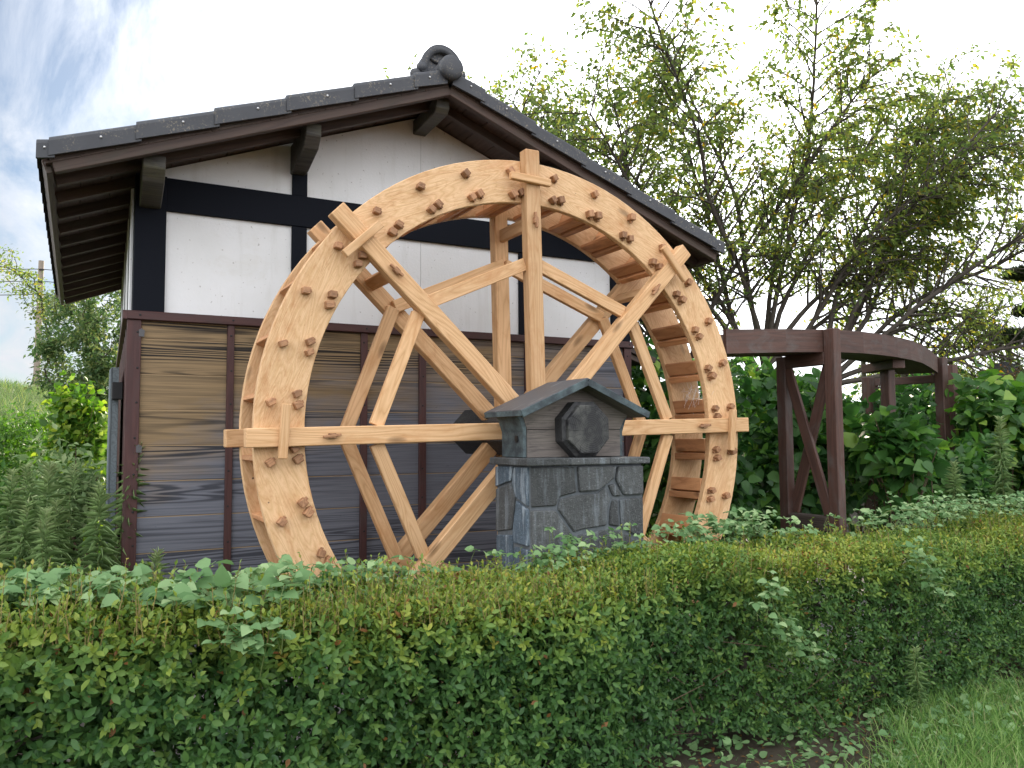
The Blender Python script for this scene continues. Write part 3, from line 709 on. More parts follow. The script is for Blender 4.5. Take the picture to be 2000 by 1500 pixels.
def rows(u0, u1, z0, z1, nr, emit):
    for r_ in range(nr):
        a = z0+(z1-z0)*r_/nr; b = z0+(z1-z0)*(r_+1)/nr
        cuts = sorted([u0, u1]+[u0+(u1-u0)*(q+.5+random.uniform(-.15, .15)+.25*(r_ % 2))/3 for q in range(2)])
        for c0, c1 in zip(cuts[:-1], cuts[1:]):
            j = lambda: random.uniform(-.018, .018)
            emit([(c0+.007, a+.007), (c1-.007, a+.007+j()*.3), (c1-.007, b-.007), (c0+.007+abs(j())*.5, b-.007)])
rows(-.397, .374, 0, .70, 3, lambda p_: prism('stone', p_, -1.905, -1.87, 'stone', pier, bev=.004))
rows(-1.89, -1.50, 0, .72, 3, lambda p_: prism('stone', p_, -.408, -.37, 'stone_w', pier, axis='x', bev=.004))
rows(-1.89, -1.51, 0, 1.39, 5, lambda p_: prism('stone', p_, .35, .388, 'stone', pier, axis='x', bev=.004))
rows(-.397, .374, 0, 1.39, 5, lambda p_: prism('stone', p_, -1.52, -1.492, 'stone', pier, bev=.004))
for x0, x1 in ((-.432, -.155), (-.152, .118), (.121, .405)):
    bx('cap_slab', x0, x1, -1.935, -1.478, 1.397, 1.436+random.uniform(-.003, .003), 'stone', pier, .006)

hs_ = thing('bearing_housing', 'small weathered wooden gabled box with metal roof over the wheel bearing on the stone pier', 'bearing housing', (-.02, -1.7, 1.438))
def gab(u, z, d): return (u, d, z)
for yy0, yy1, nm in ((-1.78, -1.745, 'gable_board'), (-1.545, -1.51, 'gable_board')):
    prism(nm, [(-.345, 1.440), (.300, 1.440), (.300, 1.598), (-.345, 1.598)], yy0, yy1, 'gable', hs_, bev=.002)
    prism(nm, [(-.345, 1.601), (.300, 1.601), (.335, 1.66), (.385, 1.705), (-.02, 1.868), (-.41, 1.705), (-.365, 1.66)], yy0+.001, yy1-.001, 'gable', hs_, bev=.002)
for sx_ in (-1, 1):
    xo = -.345 if sx_ < 0 else .300
    bxn = [(xo, 1.441), (xo+sx_*.022, 1.441), (xo+sx_*.022, 1.585), (xo+sx_*.045, 1.65), (xo+sx_*.075, 1.70), (xo+sx_*.02, 1.72), (xo, 1.60)]
    prism('side_board', bxn, -1.775, -1.515, 'verdigris', hs_, bev=.003)
tubes('dowel', [((-.372, -1.70, 1.545), (-.362, -1.70, 1.545), .020, .020), ((-.374, -1.70, 1.545), (-.372, -1.70, 1.545), .001, .020)], 'iron', hs_, 12)
for sx_ in (-1, 1):
    a = Vector((-.02, 0, 1.888)); b = Vector((-.455 if sx_ < 0 else .415, 0, 1.700)); n_ = (b-a).cross(Vector((0, 1, 0))).normalized()
    if n_.z < 0: n_ = -n_
    yc = -1.695
    rp = beam('roof_panel', (a.x-.0*sx_, yc, a.z), (b.x, yc, b.z), .44, .012, n_, 'sheet', hs_, .002)
    for yv in (-1.917, -1.473):
        beam('barge_board', (a.x, yv, a.z-.018), (b.x, yv, b.z-.018), .010, .040, n_, 'verdigris', rp, .002)
    beam('eave_flashing', (b.x, -1.915, b.z-.014), (b.x, -1.475, b.z-.014), .012, .030, (0, 0, 1), 'verdigris', rp, .002)
    beam('roof_lining', (a.x, yc, a.z-.024), (b.x-.02*(-sx_)*-1, yc, b.z-.022), .42, .018, n_, 'gable', rp, .002)

# ================================================================== FLUME
flume = thing('flume', 'raised brown timber flume on trestles curving in from the right to feed the wheel', 'flume', (3.2, -1.0, 0))
P2 = [(1.72, -1.2, 2.362), (2.35, -1.2, 2.402), (2.95, -1.2, 2.430), (3.30, -1.17, 2.438), (3.62, -1.11, 2.442), (3.95, -1.02, 2.445), (4.30, -.90, 2.448), (4.75, -.71, 2.45), (5.40, -.36, 2.45), (6.08, .02, 2.45)]
hw = .40
def offs(i):
    a = Vector(P2[max(i-1, 0)][:2]); b = Vector(P2[min(i+1, len(P2)-1)][:2]); d_ = (b-a).normalized(); return Vector((-d_.y, d_.x))
for i in range(len(P2)-1):
    (x0, y0, z0), (x1, y1, z1) = P2[i], P2[i+1]
    A = Vector((x0, y0, z0)); B = Vector((x1, y1, z1)); o0 = offs(i); o1 = offs(i+1)
    def wall(name, pa, pb, za, zb, th):
        me_ = None
        dd = (Vector(pb[:2])-Vector(pa[:2])).normalized(); nn2 = Vector((-dd.y, dd.x, 0))*th
        vs = []
        for p_, in ((pa,), (pb,)):
            for z_ in (za, zb):
                for t_ in (0, 1): vs.append(Vector((p_[0], p_[1], p_[2]+z_))+nn2*t_)
        cen = sum(vs, Vector())/8; xax = (Vector(pb)-Vector(pa)).normalized(); zax = Vector((0, 0, 1)); zax = (zax-xax*zax.dot(xax)).normalized()
        mw = Matrix((xax, zax.cross(xax), zax)).transposed().to_4x4(); mw.translation = cen; inv = mw.inverted()
        me_ = mesh(name, [inv @ v_ for v_ in vs], [(0, 1, 3, 2), (4, 6, 7, 5), (0, 4, 5, 1), (2, 3, 7, 6), (0, 2, 6, 4), (1, 5, 7, 3)])
        put(name, me_, 'trestle', flume, mw)
    q0 = (x0, y0, z0); q1 = (x1, y1, z1)
    wall('side_board', q0, q1, -.185, -.008, .035)
    wall('coping', q0, q1, -.007, .0, .05)
    b0 = (x0+o0.x*(hw-.035), y0+o0.y*(hw-.035), z0); b1 = (x1+o1.x*(hw-.035), y1+o1.y*(hw-.035), z1)
    wall('side_board', b0, b1, -.185, 0., .035)
    wall('bottom_board', (x0+o0.x*.036, y0+o0.y*.036, z0), (x1+o1.x*.036, y1+o1.y*.036, z1), -.182, -.155, hw-.075)
# braced trestle
tz = 2.418
bx('trestle_post', 2.765, 2.850, -1.310, -1.205, 0, tz+.004, 'trestle', flume, .006, along='z')
bx('trestle_post', 2.755, 2.840, -.80, -.70, 0, 2.235, 'trestle', flume, .006, along='z')
bx('trestle_beam', 2.765, 2.84, -1.203, -.802, 2.135, 2.238, 'trestle', flume, along='y')
beam('cross_brace', (2.783, -1.203, .92), (2.783, -.805, 2.13), .030, .095, (0, 1, 0), 'trestle', flume)
beam('cross_brace', (2.820, -.805, .92), (2.820, -1.203, 2.13), .030, .095, (0, 1, 0), 'trestle', flume)
bx('sill', 2.735, 2.86, -1.203, -.802, .78, .905, 'rot', flume, .012, along='y', lab='rotten dark sill low between the trestle posts')
# single T post
bx('trestle_post', 4.31, 4.41, -.65, -.55, 0, 2.20, 'trestle', flume, .006, along='z')
beam('trestle_cap', (4.18, -.86, 2.225), (4.46, -.30, 2.225), .12, .085, (0, 0, 1), 'trestle', flume)
# far trestles
for (x, y, z1) in ((6.13, .02, 2.44), (6.50, .14, 2.38), (5.95, .80, 2.24), (5.65, .62, 2.24)):
    bx('trestle_post', x-.05, x+.05, y-.055, y+.055, 0, z1, 'trestle', flume, .006, along='z')
beam('trestle_beam', (5.95, .80, 2.20), (6.13, .02, 2.20), .06, .09, (0, 0, 1), 'trestle', flume)

# ================================================================== FOLIAGE BUILDERS
def foliage(name, parts, mat, parent=None, kind='stuff', lab=None):
    V, F, T = merge(parts)
    return put(name, npmesh(name, V, F, T), mat, parent, kind=kind, lab=lab)
def grow(base, att, step=.22, kill=.33, infl=2.5, up0=1.2, lean=(0, 0, 1), iters=90):
    """space colonisation skeleton -> nodes, parents"""
    nodes = [np.array(base, float)]; par = [-1]
    lean = np.array(lean, float); lean /= np.linalg.norm(lean)
    k = int(up0/step)
    for i in range(k):
        nodes.append(nodes[-1]+lean*step+rng.normal(size=3)*.02); par.append(i)
    A = att.copy(); near_i = np.zeros(len(A), int); near_d = np.full(len(A), 1e9)
    def upd(lo):
        nonlocal near_i, near_d
        Q = np.array(nodes[lo:])
        D = np.linalg.norm(A[:, None]-Q[None], axis=2); j = D.argmin(1); dmin = D[np.arange(len(A)), j]
        m_ = dmin < near_d; near_d[m_] = dmin[m_]; near_i[m_] = j[m_]+lo
    upd(0)
    for it in range(iters):
        if not len(A): break
        ok = near_d < infl
        if not ok.any(): infl *= 1.5; continue
        ids = np.unique(near_i[ok]); lo = len(nodes)
        for i in ids:
            s_ = ok & (near_i == i); v_ = nrm(A[s_]-nodes[i]).sum(0)
            v_ = v_/(np.linalg.norm(v_)+1e-6)+rng.normal(size=3)*.12; v_ /= np.linalg.norm(v_)
            nodes.append(nodes[i]+v_*step); par.append(i)
        upd(lo)
        keep = near_d > kill
        A = A[keep]; near_i = near_i[keep]; near_d = near_d[keep]
    return np.array(nodes), np.array(par)
def radii(nodes, par, tip=.006, e=2.3):
    n_ = len(nodes); acc = np.zeros(n_); r_ = np.zeros(n_)
    for i in range(n_-1, -1, -1):
        r_[i] = max(tip, acc[i]**(1/e)) if acc[i] > 0 else tip
        if par[i] >= 0: acc[par[i]] += r_[i]**e
    return r_
def tree(name, lab, cat, base, att, nleaf, lsize, mat, step=.22, kill=.33, tip=.006, up0=1.0, lean=(0, 0, 1), group=None, droop=.5, tmpl=T_cherry, rmax=.03, ymix=(0, 1), spread=.12, infl=2.5):
    t_ = thing(name, lab, cat, base, group)
    nodes, par = grow(base, att, step, kill, infl, up0, lean)
    r_ = radii(nodes, par, tip)
    segs = [(nodes[par[i]], nodes[i], r_[par[i]] if par[i] == 0 or r_[par[i]] < r_[i]*1.7 else r_[i]*1.3, r_[i]) for i in range(1, len(nodes))]
    tubes('trunk', segs, 'bark', t_, 6)
    child = np.where((r_ < rmax) & (par >= 0))[0]
    pick = rng.choice(child, nleaf); a = nodes[par[pick]]; b = nodes[pick]; f = rng.random((nleaf, 1))
    pos = a+(b-a)*f+rng.normal(size=(nleaf, 3))*spread*np.array([1, 1, .7])
    d = nrm(b-a)*.9+rdir(nleaf)*.8+np.array([0, 0, -droop]); nn_ = rdir(nleaf)*.7+np.array([0, 0, 1.])
    tint = rng.random(nleaf)**1.3*(ymix[1]-ymix[0])+ymix[0]
    foliage('foliage', [leaves(tmpl, pos, d, nn_, lsize*rng.uniform(.65, 1.2, nleaf), tint)], mat, t_)
    return t_
def blob_points(blobs, n_, shell=.35, bump=.22, fr=2.2, up_only=False):
    """points in the outer shell of lumpy ellipsoids, with outward normals"""
    vol = np.array([b[3]*b[4]+b[4]*b[5]+b[3]*b[5] for b in blobs]); pk = rng.choice(len(blobs), n_, p=vol/vol.sum())
    B = np.array(blobs)[pk]; d = rdir(n_); d[:, 2] = np.where(d[:, 2] < -.35, -d[:, 2], d[:, 2])
    q = 1-shell*rng.random(n_)**1.6
    q = q*(1+bump*vnoise(d*fr+B[:, :3]*1.7+20))
    pos = B[:, :3]+d*B[:, 3:6]*q[:, None]
    return pos, nrm(d/B[:, 3:6]), q
def bush(name, lab, cat, base, blobs, nleaf, lsize, mat, tmpl=T_big, tint=(0, 1), group=None, shell=.45, bump=.25, fr=2.2, stems=9, up=.5, droop=.2, tpow=1.4, smat='twig', srad=.010):
    t_ = thing(name, lab, cat, base, group); base = np.array(base, float)
    pos, nr_, q = blob_points(blobs, nleaf, shell, bump, fr)
    d = nr_*.7+rdir(nleaf)*.8+np.array([0, 0, -droop]); nn_ = nr_*.6+rdir(nleaf)*.5+np.array([0, 0, up])
    tt = tint[0]+(tint[1]-tint[0])*rng.random(nleaf)**tpow
    foliage('foliage', [leaves(tmpl, pos, d, nn_, lsize*rng.uniform(.55, 1.2, nleaf), tt)], mat, t_)
    segs = []
    for i in range(stems*2):
        p0 = base+np.array([*rng.normal(size=2)*.10, -.03]); j = rng.integers(len(pos)); p1 = pos[j]; mid = (p0+p1)/2+rng.normal(size=3)*.08; mid[2] += .1
        segs += [(p0, mid, srad, srad*.75), (mid, p1, srad*.75, srad*.3)]
    tubes('stem', segs, smat, t_, 5, kind='stuff')
    return t_

# ================================================================== HEDGE
hedge = thing('hedge', 'long clipped dark green hedge with yellowish top running across the foreground', 'hedge', (.5, -2.4, 0))
def htop(x): return .865+.03*smooth(-1.4, -2.8, x)+.035*np.sin(x*1.7)+.02*np.sin(x*4.1+1)+.05*smooth(2., 3.2, x)
def hbot(x): return .0+.10*np.clip(np.sin(x*2.3+1.9)+.5*np.sin(x*5.1), -.6, 1)+.12*smooth(-.7, -1., x)*smooth(-1.5, -1.2, x)
def hfront(x): return -2.76+.05*np.sin(x*2.1)+.03*np.sin(x*5.3+2)
YBK = -1.97
def hpts(n_, which):
    x = rng.uniform(-4.6, 7.6, n_); den = rng.random(n_) < np.where(x > 3.5, .55, 1.); x = x[den]; n_ = len(x)
    if which == 'front':
        v_ = rng.random(n_); z = hbot(x)+(htop(x)-hbot(x))*v_; bump = vnoise(np.stack([x*3.2, z*3.2, 0*x+5], 1))*.045+vnoise(np.stack([x*9, z*9, 0*x+9], 1))*.018
        dep = rng.random(n_)**1.25*.26
        rnd = np.clip((v_-.86)/.14, 0, 1)**2*.10
        y = hfront(x)-bump+dep+rnd
        nr_ = np.tile([0., -1., .12], (n_, 1)); return np.stack([x, y, z], 1), nr_, v_
    if which == 'top':
        y = rng.uniform(-2.72, YBK, n_); bump = vnoise(np.stack([x*3.2, y*3.2, 0*x+15], 1))*.03+vnoise(np.stack([x*9, y*9, 0*x+11], 1))*.018
        edge = np.maximum(np.abs((y+2.36)/.39)-.72, 0)**2*1.0
        z = htop(x)+bump-rng.random(n_)**1.7*.12-edge
        return np.stack([x, y, z], 1), np.tile([0., -.1, 1.], (n_, 1)), np.ones(n_)
    if which == 'back':
        z = hbot(x)+(htop(x)-hbot(x))*rng.random(n_); y = YBK-rng.random(n_)**1.7*.15+vnoise(np.stack([x*3, z*3, 0*x+25], 1))*.04
        return np.stack([x, y, z], 1), np.tile([0., 1., .1], (n_, 1)), np.zeros(n_)
    z = hbot(x)+.05+(htop(x)-hbot(x)-.1)*rng.random(n_); y = rng.uniform(-2.6, YBK-.1, n_)
    return np.stack([x, y, z], 1), rdir(n_), np.zeros(n_)
prt = []
for which, n_, sz in (('front', 24000, .038), ('top', 21000, .032), ('back', 6000, .045), ('in', 4000, .05)):
    c_, nr_, v_ = hpts(n_, which); k = 6
    sh = nrm(nr_+rdir(len(c_))*.75+np.array([0, 0, .35]))           # sprig axis
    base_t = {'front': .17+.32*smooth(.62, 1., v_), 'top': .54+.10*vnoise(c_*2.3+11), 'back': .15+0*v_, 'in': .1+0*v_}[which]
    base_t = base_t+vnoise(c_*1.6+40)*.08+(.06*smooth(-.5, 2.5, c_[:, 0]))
    e1 = nrm(np.cross(sh, rdir(len(c_)))); e2 = np.cross(sh, e1); ph0 = rng.random(len(c_))*6.28; tw = rng.normal(size=len(c_))*.12
    for q in range(k):
        ph = ph0+q*2.4; rad = e1*np.cos(ph)[:, None]+e2*np.sin(ph)[:, None]
        dd = nrm(rad*1.0+sh*(.25+.16*q)+rdir(len(c_))*.22); pp = c_+sh*(.009*q)
        tt = base_t+tw+rng.normal(size=len(c_))*.06+.018*q
        tt = np.where(rng.random(len(c_)) < .004, .99, tt)
        sc = sz*rng.uniform(.6, 1.2, len(c_))*(1.08-.30*smooth(-2.2, 1.5, c_[:, 0]))
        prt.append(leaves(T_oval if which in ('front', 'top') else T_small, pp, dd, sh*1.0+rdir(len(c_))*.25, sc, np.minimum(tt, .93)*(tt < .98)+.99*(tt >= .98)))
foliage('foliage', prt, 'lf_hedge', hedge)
# upright new shoots on top
ns = 3600; x = np.where(rng.random(ns) < .5, rng.uniform(-3.2, -.2, ns), rng.uniform(-4.6, 7., ns)); y = rng.uniform(-2.74, YBK, ns); z = htop(x)-.05
hgt = .05+.15*rng.random(ns)**1.8*(.7+.5*rng.random(ns)); tipd = nrm(np.stack([rng.normal(size=ns)*.18, rng.normal(size=ns)*.18, np.ones(ns)], 1))
b0 = np.stack([x, y, z], 1); tubes('shoot', [(b0[i], b0[i]+tipd[i]*hgt[i], .0026, .0014) for i in range(ns)], 'shoot', hedge, 3, kind='stuff')
prt = []
for q in range(9):
    f = (q+1)/9; dd = nrm(tipd*.8+rdir(ns)*.75); prt.append(leaves(T_small, b0+tipd*(hgt*f)[:, None], dd, rdir(ns)*.5+np.array([0, 0, 1.]), .027*rng.uniform(.6, 1.2, ns), np.clip(.66+.14*rng.normal(size=ns), .2, .92)))
foliage('shoot_leaves', prt, 'lf_hedge', hedge)
# trunks and twigs inside
for i in range(44):
    x0 = -4.4+i*.27+random.uniform(-.07, .07); y0 = -2.38+random.uniform(-.12, .12); segs = []
    p = Vector((x0, y0, -.03)); rr = random.uniform(.018, .030)
    for q in range(3):
        p2 = p+Vector((random.uniform(-.04, .04), random.uniform(-.03, .03), .15)); segs.append((p, p2, rr, rr*.88)); p = p2; rr *= .88
    for q in range(7):
        d_ = Vector((random.uniform(-1, 1), random.uniform(-1, 1), random.uniform(.4, 1.2))).normalized(); m1 = p+d_*random.uniform(.12, .2)
        m2 = m1+Vector((random.uniform(-1, 1), random.uniform(-1, 1), random.uniform(.2, 1))).normalized()*.2
        segs += [(p, m1, rr*.6, rr*.35), (m1, m2, rr*.35, .003)]
    tubes('trunk', segs, 'bark', hedge, 6)
segs = []
for i in range(1100):
    x0 = rng.uniform(-4.4, 7); p = np.array([x0, rng.uniform(-2.72, -2.0), hbot(x0)+rng.uniform(-.10, .5)]); d_ = nrm(rng.normal(size=3)*np.array([1, .7, .8])); segs.append((p, p+d_*rng.uniform(.08, .22), .003, .0015))
tubes('twig', segs, 'twig', hedge, 3, kind='stuff')

# vines lying over the hedge
def vine(lab, pts, n_, lsize=.06, spread=(.10, .06, .035), tint=(0, .9), cat='vine'):
    t_ = thing('vine', lab, cat, pts[0], 'leafy vines scrambling over the hedge'); pts = np.array(pts, float)
    seg = np.diff(pts, axis=0); ln = np.linalg.norm(seg, axis=1); cum = np.r_[0, ln.cumsum()]
    tt = rng.random(n_)*cum[-1]; i = np.clip(np.searchsorted(cum, tt)-1, 0, len(seg)-1)
    c_ = pts[i]+seg[i]*((tt-cum[i])/ln[i])[:, None]+rng.normal(size=(n_, 3))*np.array(spread)
    prt = []
    for a in (-1, 0, 1):                       # trifoliate
        ang = a*1.15; d0 = nrm(np.stack([rng.normal(size=n_), rng.normal(size=n_)-.5, rng.normal(size=n_)*.35-.15], 1))
        if a == -1: D0 = d0
        side_ = nrm(np.cross(D0, np.array([0, 0, 1.]))); dd = D0*math.cos(ang)+side_*math.sin(ang)
        prt.append(leaves(T_big, c_+dd*.008, dd, rdir(n_)*.6+np.array([0, -.35, 1.]), lsize*rng.uniform(.6, 1.2, n_), tint[0]+(tint[1]-tint[0])*rng.random(n_)))
    foliage('foliage', prt, 'lf_vine', t_)
    sg = []
    fine_ = [pts[0]]
    for j in range(len(seg)):
        for f in (.33, .66, 1.): fine_.append(pts[j]+seg[j]*f+rng.normal(size=3)*.02)
    for a, b in zip(fine_[:-1], fine_[1:]): sg.append((a, b, .0025, .0025))
    for j in range(0, n_, 3): sg.append((c_[j], c_[j]-np.array([0, 0, .06])+rng.normal(size=3)*.02, .0015, .0015))
    tubes('stem', sg, 'stem', t_, 4, kind='stuff')
    return t_
vine('broad pale leaved vine heaped on the hedge top at the far left', [(-2.95, -2.45, 1.01), (-2.7, -2.3, 1.03), (-2.55, -2.5, 1.0), (-2.42, -2.2, 1.0)], 85, .062)
vine('pale green vine with the largest leaves on the hedge below the corner of the mill', [(-2.35, -2.25, 1.0), (-2.2, -2.5, .98), (-2.12, -2.68, .95), (-2.0, -2.4, .98), (-1.85, -2.1, .98)], 75, .072)
vine('vine spilling down the hedge face left of the wheel rim', [(-2.15, -2.76, .93), (-2.08, -2.82, .88), (-2.02, -2.84, .82)], 22, .05, (.05, .02, .03))
vine('vine tangled on the hedge top in front of the left rim of the wheel', [(-1.85, -2.2, .97), (-1.65, -2.4, .96), (-1.45, -2.1, .95), (-1.2, -2.35, .94)], 85, .048)
vine('vine climbing before the foot of the stone pier', [(-.75, -2.1, .92), (-.45, -2.25, .95), (-.15, -2.05, .98), (.1, -2.2, .96), (.3, -2.05, .93)], 120, .042, (.10, .07, .05))
vine('bluish green vine mounded on the hedge under the right rim of the wheel', [(.35, -2.3, .95), (.6, -2.1, 1.02), (.85, -2.2, 1.04), (1.1, -2.05, 1.0), (1.35, -2.3, .95)], 210, .042, (.10, .09, .05))
vine('small bluish leaved vine over the hedge top right of the flume trestle', [(1.9, -2.1, .98), (2.4, -2.2, 1.03), (2.9, -2.05, 1.06), (3.5, -2.3, 1.04), (4.2, -2.1, 1.03), (5., -2.4, 1.02)], 420, .040, (.14, .13, .04))
vine('vine trailing down the hedge face below the flume trestle', [(.45, -2.83, .86), (.42, -2.86, .72), (.47, -2.86, .60), (.62, -2.87, .52), (.72, -2.87, .42)], 46, .043, (.05, .02, .03))
vine('short vine hanging on the right part of the hedge face', [(1.55, -2.84, .92), (1.60, -2.87, .80), (1.68, -2.87, .70), (1.74, -2.87, .60)], 34, .046, (.045, .02, .03))

# ================================================================== GRASS AND GROUND COVER
def grass(name, n_, fx, size, mat='lf_grass', tint=(0, 1), lean_=.5, tmpl=T_blade):
    x, y = fx(n_); n_ = len(x); z = H(x, y)-.005
    d = nrm(np.stack([rng.normal(size=n_)*lean_, rng.normal(size=n_)*lean_, np.ones(n_)], 1)); nn_ = rdir(n_)*np.array([1, 1, .1])
    return foliage(name, [leaves(tmpl, np.stack([x, y, z], 1), d, nn_, size*rng.uniform(.5, 1.3, n_), tint[0]+(tint[1]-tint[0])*rng.random(n_)**1.3)], mat)
def g_fore(n_):
    x = rng.uniform(-3.5, 7.5, n_); y = rng.uniform(-5.6, -2.55, n_)
    lim = -2.72-.50*smooth(2.2, .2, x)-.10*np.sin(x*3)
    k = (y < lim+np.abs(rng.normal(size=n_))*.13*(rng.random(n_) < .3)); return x[k], y[k]
g = grass('grass', 150000, g_fore, .13, lean_=.6); g['label'] = 'bright green mown grass on the verge in front of the hedge'
g['category'] = 'grass'
def g_far(n_):
    x = rng.uniform(-9, 0, n_); y = 5.5+rng.random(n_)**1.5*26; return x, y
g = grass('grass', 50000, g_far, .30, mat='lf_far', lean_=.6, tint=(.1, 1)); label(g, 'sunlit meadow grass rising up the bank behind the mill house', 'grass')
n_ = 3800
x = rng.uniform(-.9, 7, n_); y = -2.60-rng.random(n_)*.75; k = rng.random(n_) < .75; x = x[k]; y = y[k]; n_ = len(x)
pos = np.stack([x, y, H(x, y)+rng.uniform(.01, .09, n_)], 1)
g = foliage('ground_cover', [leaves(T_big, pos, rdir(n_)*np.array([1, 1, .4]), rdir(n_)*.5+np.array([0, 0, 1.]), .042*rng.uniform(.5, 1.3, n_), rng.random(n_)*.8)], 'lf_vine')
label(g, 'low broad leaved weeds along the foot of the hedge', 'weeds')
n_ = 3500
x = rng.uniform(-4, 7, n_); y = rng.uniform(-3.1, -1.6, n_); pos = np.stack([x, y, H(x, y)+rng.uniform(.002, .02, n_)], 1)
g = foliage('leaf_litter', [leaves(T_small, pos, rdir(n_)*np.array([1, 1, .15]), rdir(n_)*.3+np.array([0, 0, 1.]), .034*rng.uniform(.4, 1.2, n_), .975+.025*rng.random(n_))], 'lf_hedge')
label(g, 'dry brown leaves and twigs littering the soil under the hedge', 'leaf litter')

# ================================================================== SHRUBS BEHIND
GB = 'leafy shrubs behind the flume'
def shrub(lab, x, y, z1, rx, ry, nleaf, ls=.12, mat='lf_bush', tint=(0, 1), nb=7, seed=0, group=GB, tmpl=T_big, zlow=.25, stems=9, name='shrub', cat='shrub', **kw):
    b = []; h0 = float(H(x, y))
    for i in range(nb):
        a = rng.random()*6.28; q = rng.random()**.5*.62
        zc_ = h0+zlow*z1+rng.random()*(z1*(.80-zlow)); rz = (z1+h0-zc_)*rng.uniform(.75, 1.)
        b.append((x+math.cos(a)*q*rx, y+math.sin(a)*q*ry, zc_, rx*rng.uniform(.45, .65), ry*rng.uniform(.45, .65), min(rz, .30*z1+.1)))
    return bush(name, lab, cat, (x, y, h0), b, nleaf, ls, mat, tmpl=tmpl, tint=tint, group=group, stems=stems, **kw)
shrub('dark broad leaved shrub directly behind the right rim of the wheel', 2.35, -.05, 1.95, .55, .55, 1500, .11, tint=(0, .75))
shrub('tall shrub filling the gap between mill house and flume', 2.9, 1.2, 2.5, .9, .7, 2600, .12, tint=(.1, 1))
shrub('large leaved shrub behind the braced trestle of the flume', 3.6, .1, 2.2, .75, .6, 2100, .12, tint=(0, .9))
shrub('bright large leaved shrub between the braced trestle and the single post', 4.15, .25, 2.25, .6, .55, 1700, .15, tint=(.25, 1))
shrub('drooping big leaved shrub hanging round the single flume post', 4.1, -.95, 1.75, .45, .35, 500, .15, tint=(.2, .95), zlow=.55)
shrub('low scrambling shrub below the far end of the flume', 5.2, -.5, 1.45, .8, .6, 2300, .08, tint=(.1, .8))
shrub('dark shrub mass under the far trestles', 5.9, .9, 2.12, 1.0, .8, 2800, .11, tint=(0, .6))
shrub('glossy bright shrub at the right edge beneath the rock', 7.0, -.35, 2.25, .85, .7, 2800, .15, tint=(.3, 1))
shrub('dark leaved shrub at the right end behind the hedge', 6.4, -1.35, 1.45, .8, .5, 2200, .11, tint=(0, .7))
shrub('feathery grey green undergrowth behind the hedge at the trestle foot', 3.9, -1.55, 1.0, .9, .35, 2400, .05, mat='lf_weed', tint=(.1, .9), tmpl=T_cherry)
shrub('undergrowth between trestle and wheel just above the hedge', 2.0, -1.0, 1.15, .6, .4, 1800, .055, mat='lf_weed', tint=(0, .8), tmpl=T_cherry)
shrub('tall backlit shrub at the foot of the cherry trees', 5.2, 2.6, 2.7, 1.4, .8, 3600, .10, tint=(.2, 1))
shrub('broad dark shrub at the foot of the rightmost cherry tree', 8.2, 1.6, 2.15, 1.4, .9, 3400, .11, tint=(0, .8))
shrub('rusty clipped azalea below the bamboo fence', 10.9, 1.4, 1.0, 1.3, .7, 3600, .05, mat='lf_rust', tmpl=T_small, tint=(0, 1), zlow=.3, group='clipped bushes on the bank')
shrub('dark green clipped bush below the bamboo fence', 9.4, 2.0, 1.0, 1.2, .7, 3600, .05, mat='lf_far', tmpl=T_small, tint=(0, .7), zlow=.3, group='clipped bushes on the bank')
shrub('round bush at the right edge beyond the rock', 12.6, .6, 1.3, 1.2, .8, 3600, .06, mat='lf_far', tmpl=T_small, tint=(.2, 1), zlow=.3, group='clipped bushes on the bank')
# rock
bm = bmesh.new(); bmesh.ops.create_icosphere(bm, subdivisions=4, radius=1)
for v_ in bm.verts:
    k = 1+.22*mnoise.noise(v_.co*1.3+Vector((4, 2, 1)))+.08*mnoise.noise(v_.co*4); v_.co *= k; v_.co.x *= .42; v_.co.y *= .4; v_.co.z *= .85
bmesh.ops.scale(bm, vec=(.8, .8, .55), verts=bm.verts)
me = bpy.data.meshes.new('rock'); bm.to_mesh(me); bm.free(); me.shade_smooth()
rk_ = put('rock', me, 'rock', None, Matrix.Translation((11.4, 2.35, 2.35))); label(rk_, 'dark upright garden rock above the shrubs at the right edge', 'rock')
shrub('low distant tree showing above the curved flume', 12.4, 5.0, 1.2, 1.5, 1.0, 5200, .10, mat='lf_cherry', tmpl=T_cherry, tint=(0, .9), group='trees beyond the bank', nb=12, bump=.5, shell=.9, name='tree', cat='tree', zlow=.4)
shrub('dark clump beyond the bank between flume and fence', 14.2, 5.2, .9, 1.3, 1.0, 4200, .10, mat='lf_far', tmpl=T_cherry, tint=(0, .8), group='trees beyond the bank', nb=12, bump=.5, shell=.9, name='tree', cat='tree', zlow=.4)
# left side
GL = 'bushes left of the mill house'
shrub('lime green sunlit shrub beside the rear corner of the mill house', -2.50, 5.0, 2.30, .42, .4, 2600, .095, mat='lf_lime', tmpl=T_big, tint=(0, 1), group=GL, nb=16, zlow=.15, bump=.5, shell=.8)
shrub('yellow green bush at the left edge below the utility pole', -3.45, 6.0, 2.05, 1.0, .8, 7500, .07, mat='lf_lime', tmpl=T_cherry, tint=(0, .45), group=GL, nb=14, bump=.5, shell=.8)
shrub('dark low bush at the front left corner of the mill house', -2.55, -.35, .82, .42, .35, 2600, .04, mat='lf_hedge', tmpl=T_small, tint=(0, .45), group=GL)
shrub('low mixed bush at the left edge behind the hedge', -3.35, -.3, .85, .6, .5, 2600, .05, mat='lf_hedge', tmpl=T_cherry, tint=(0, .6), group=GL)
shrub('mid green bush behind the goldenrod at the left edge', -3.3, 2.6, 1.25, .8, .5, 3200, .06, mat='lf_weed', tmpl=T_cherry, tint=(0, .8), group=GL)
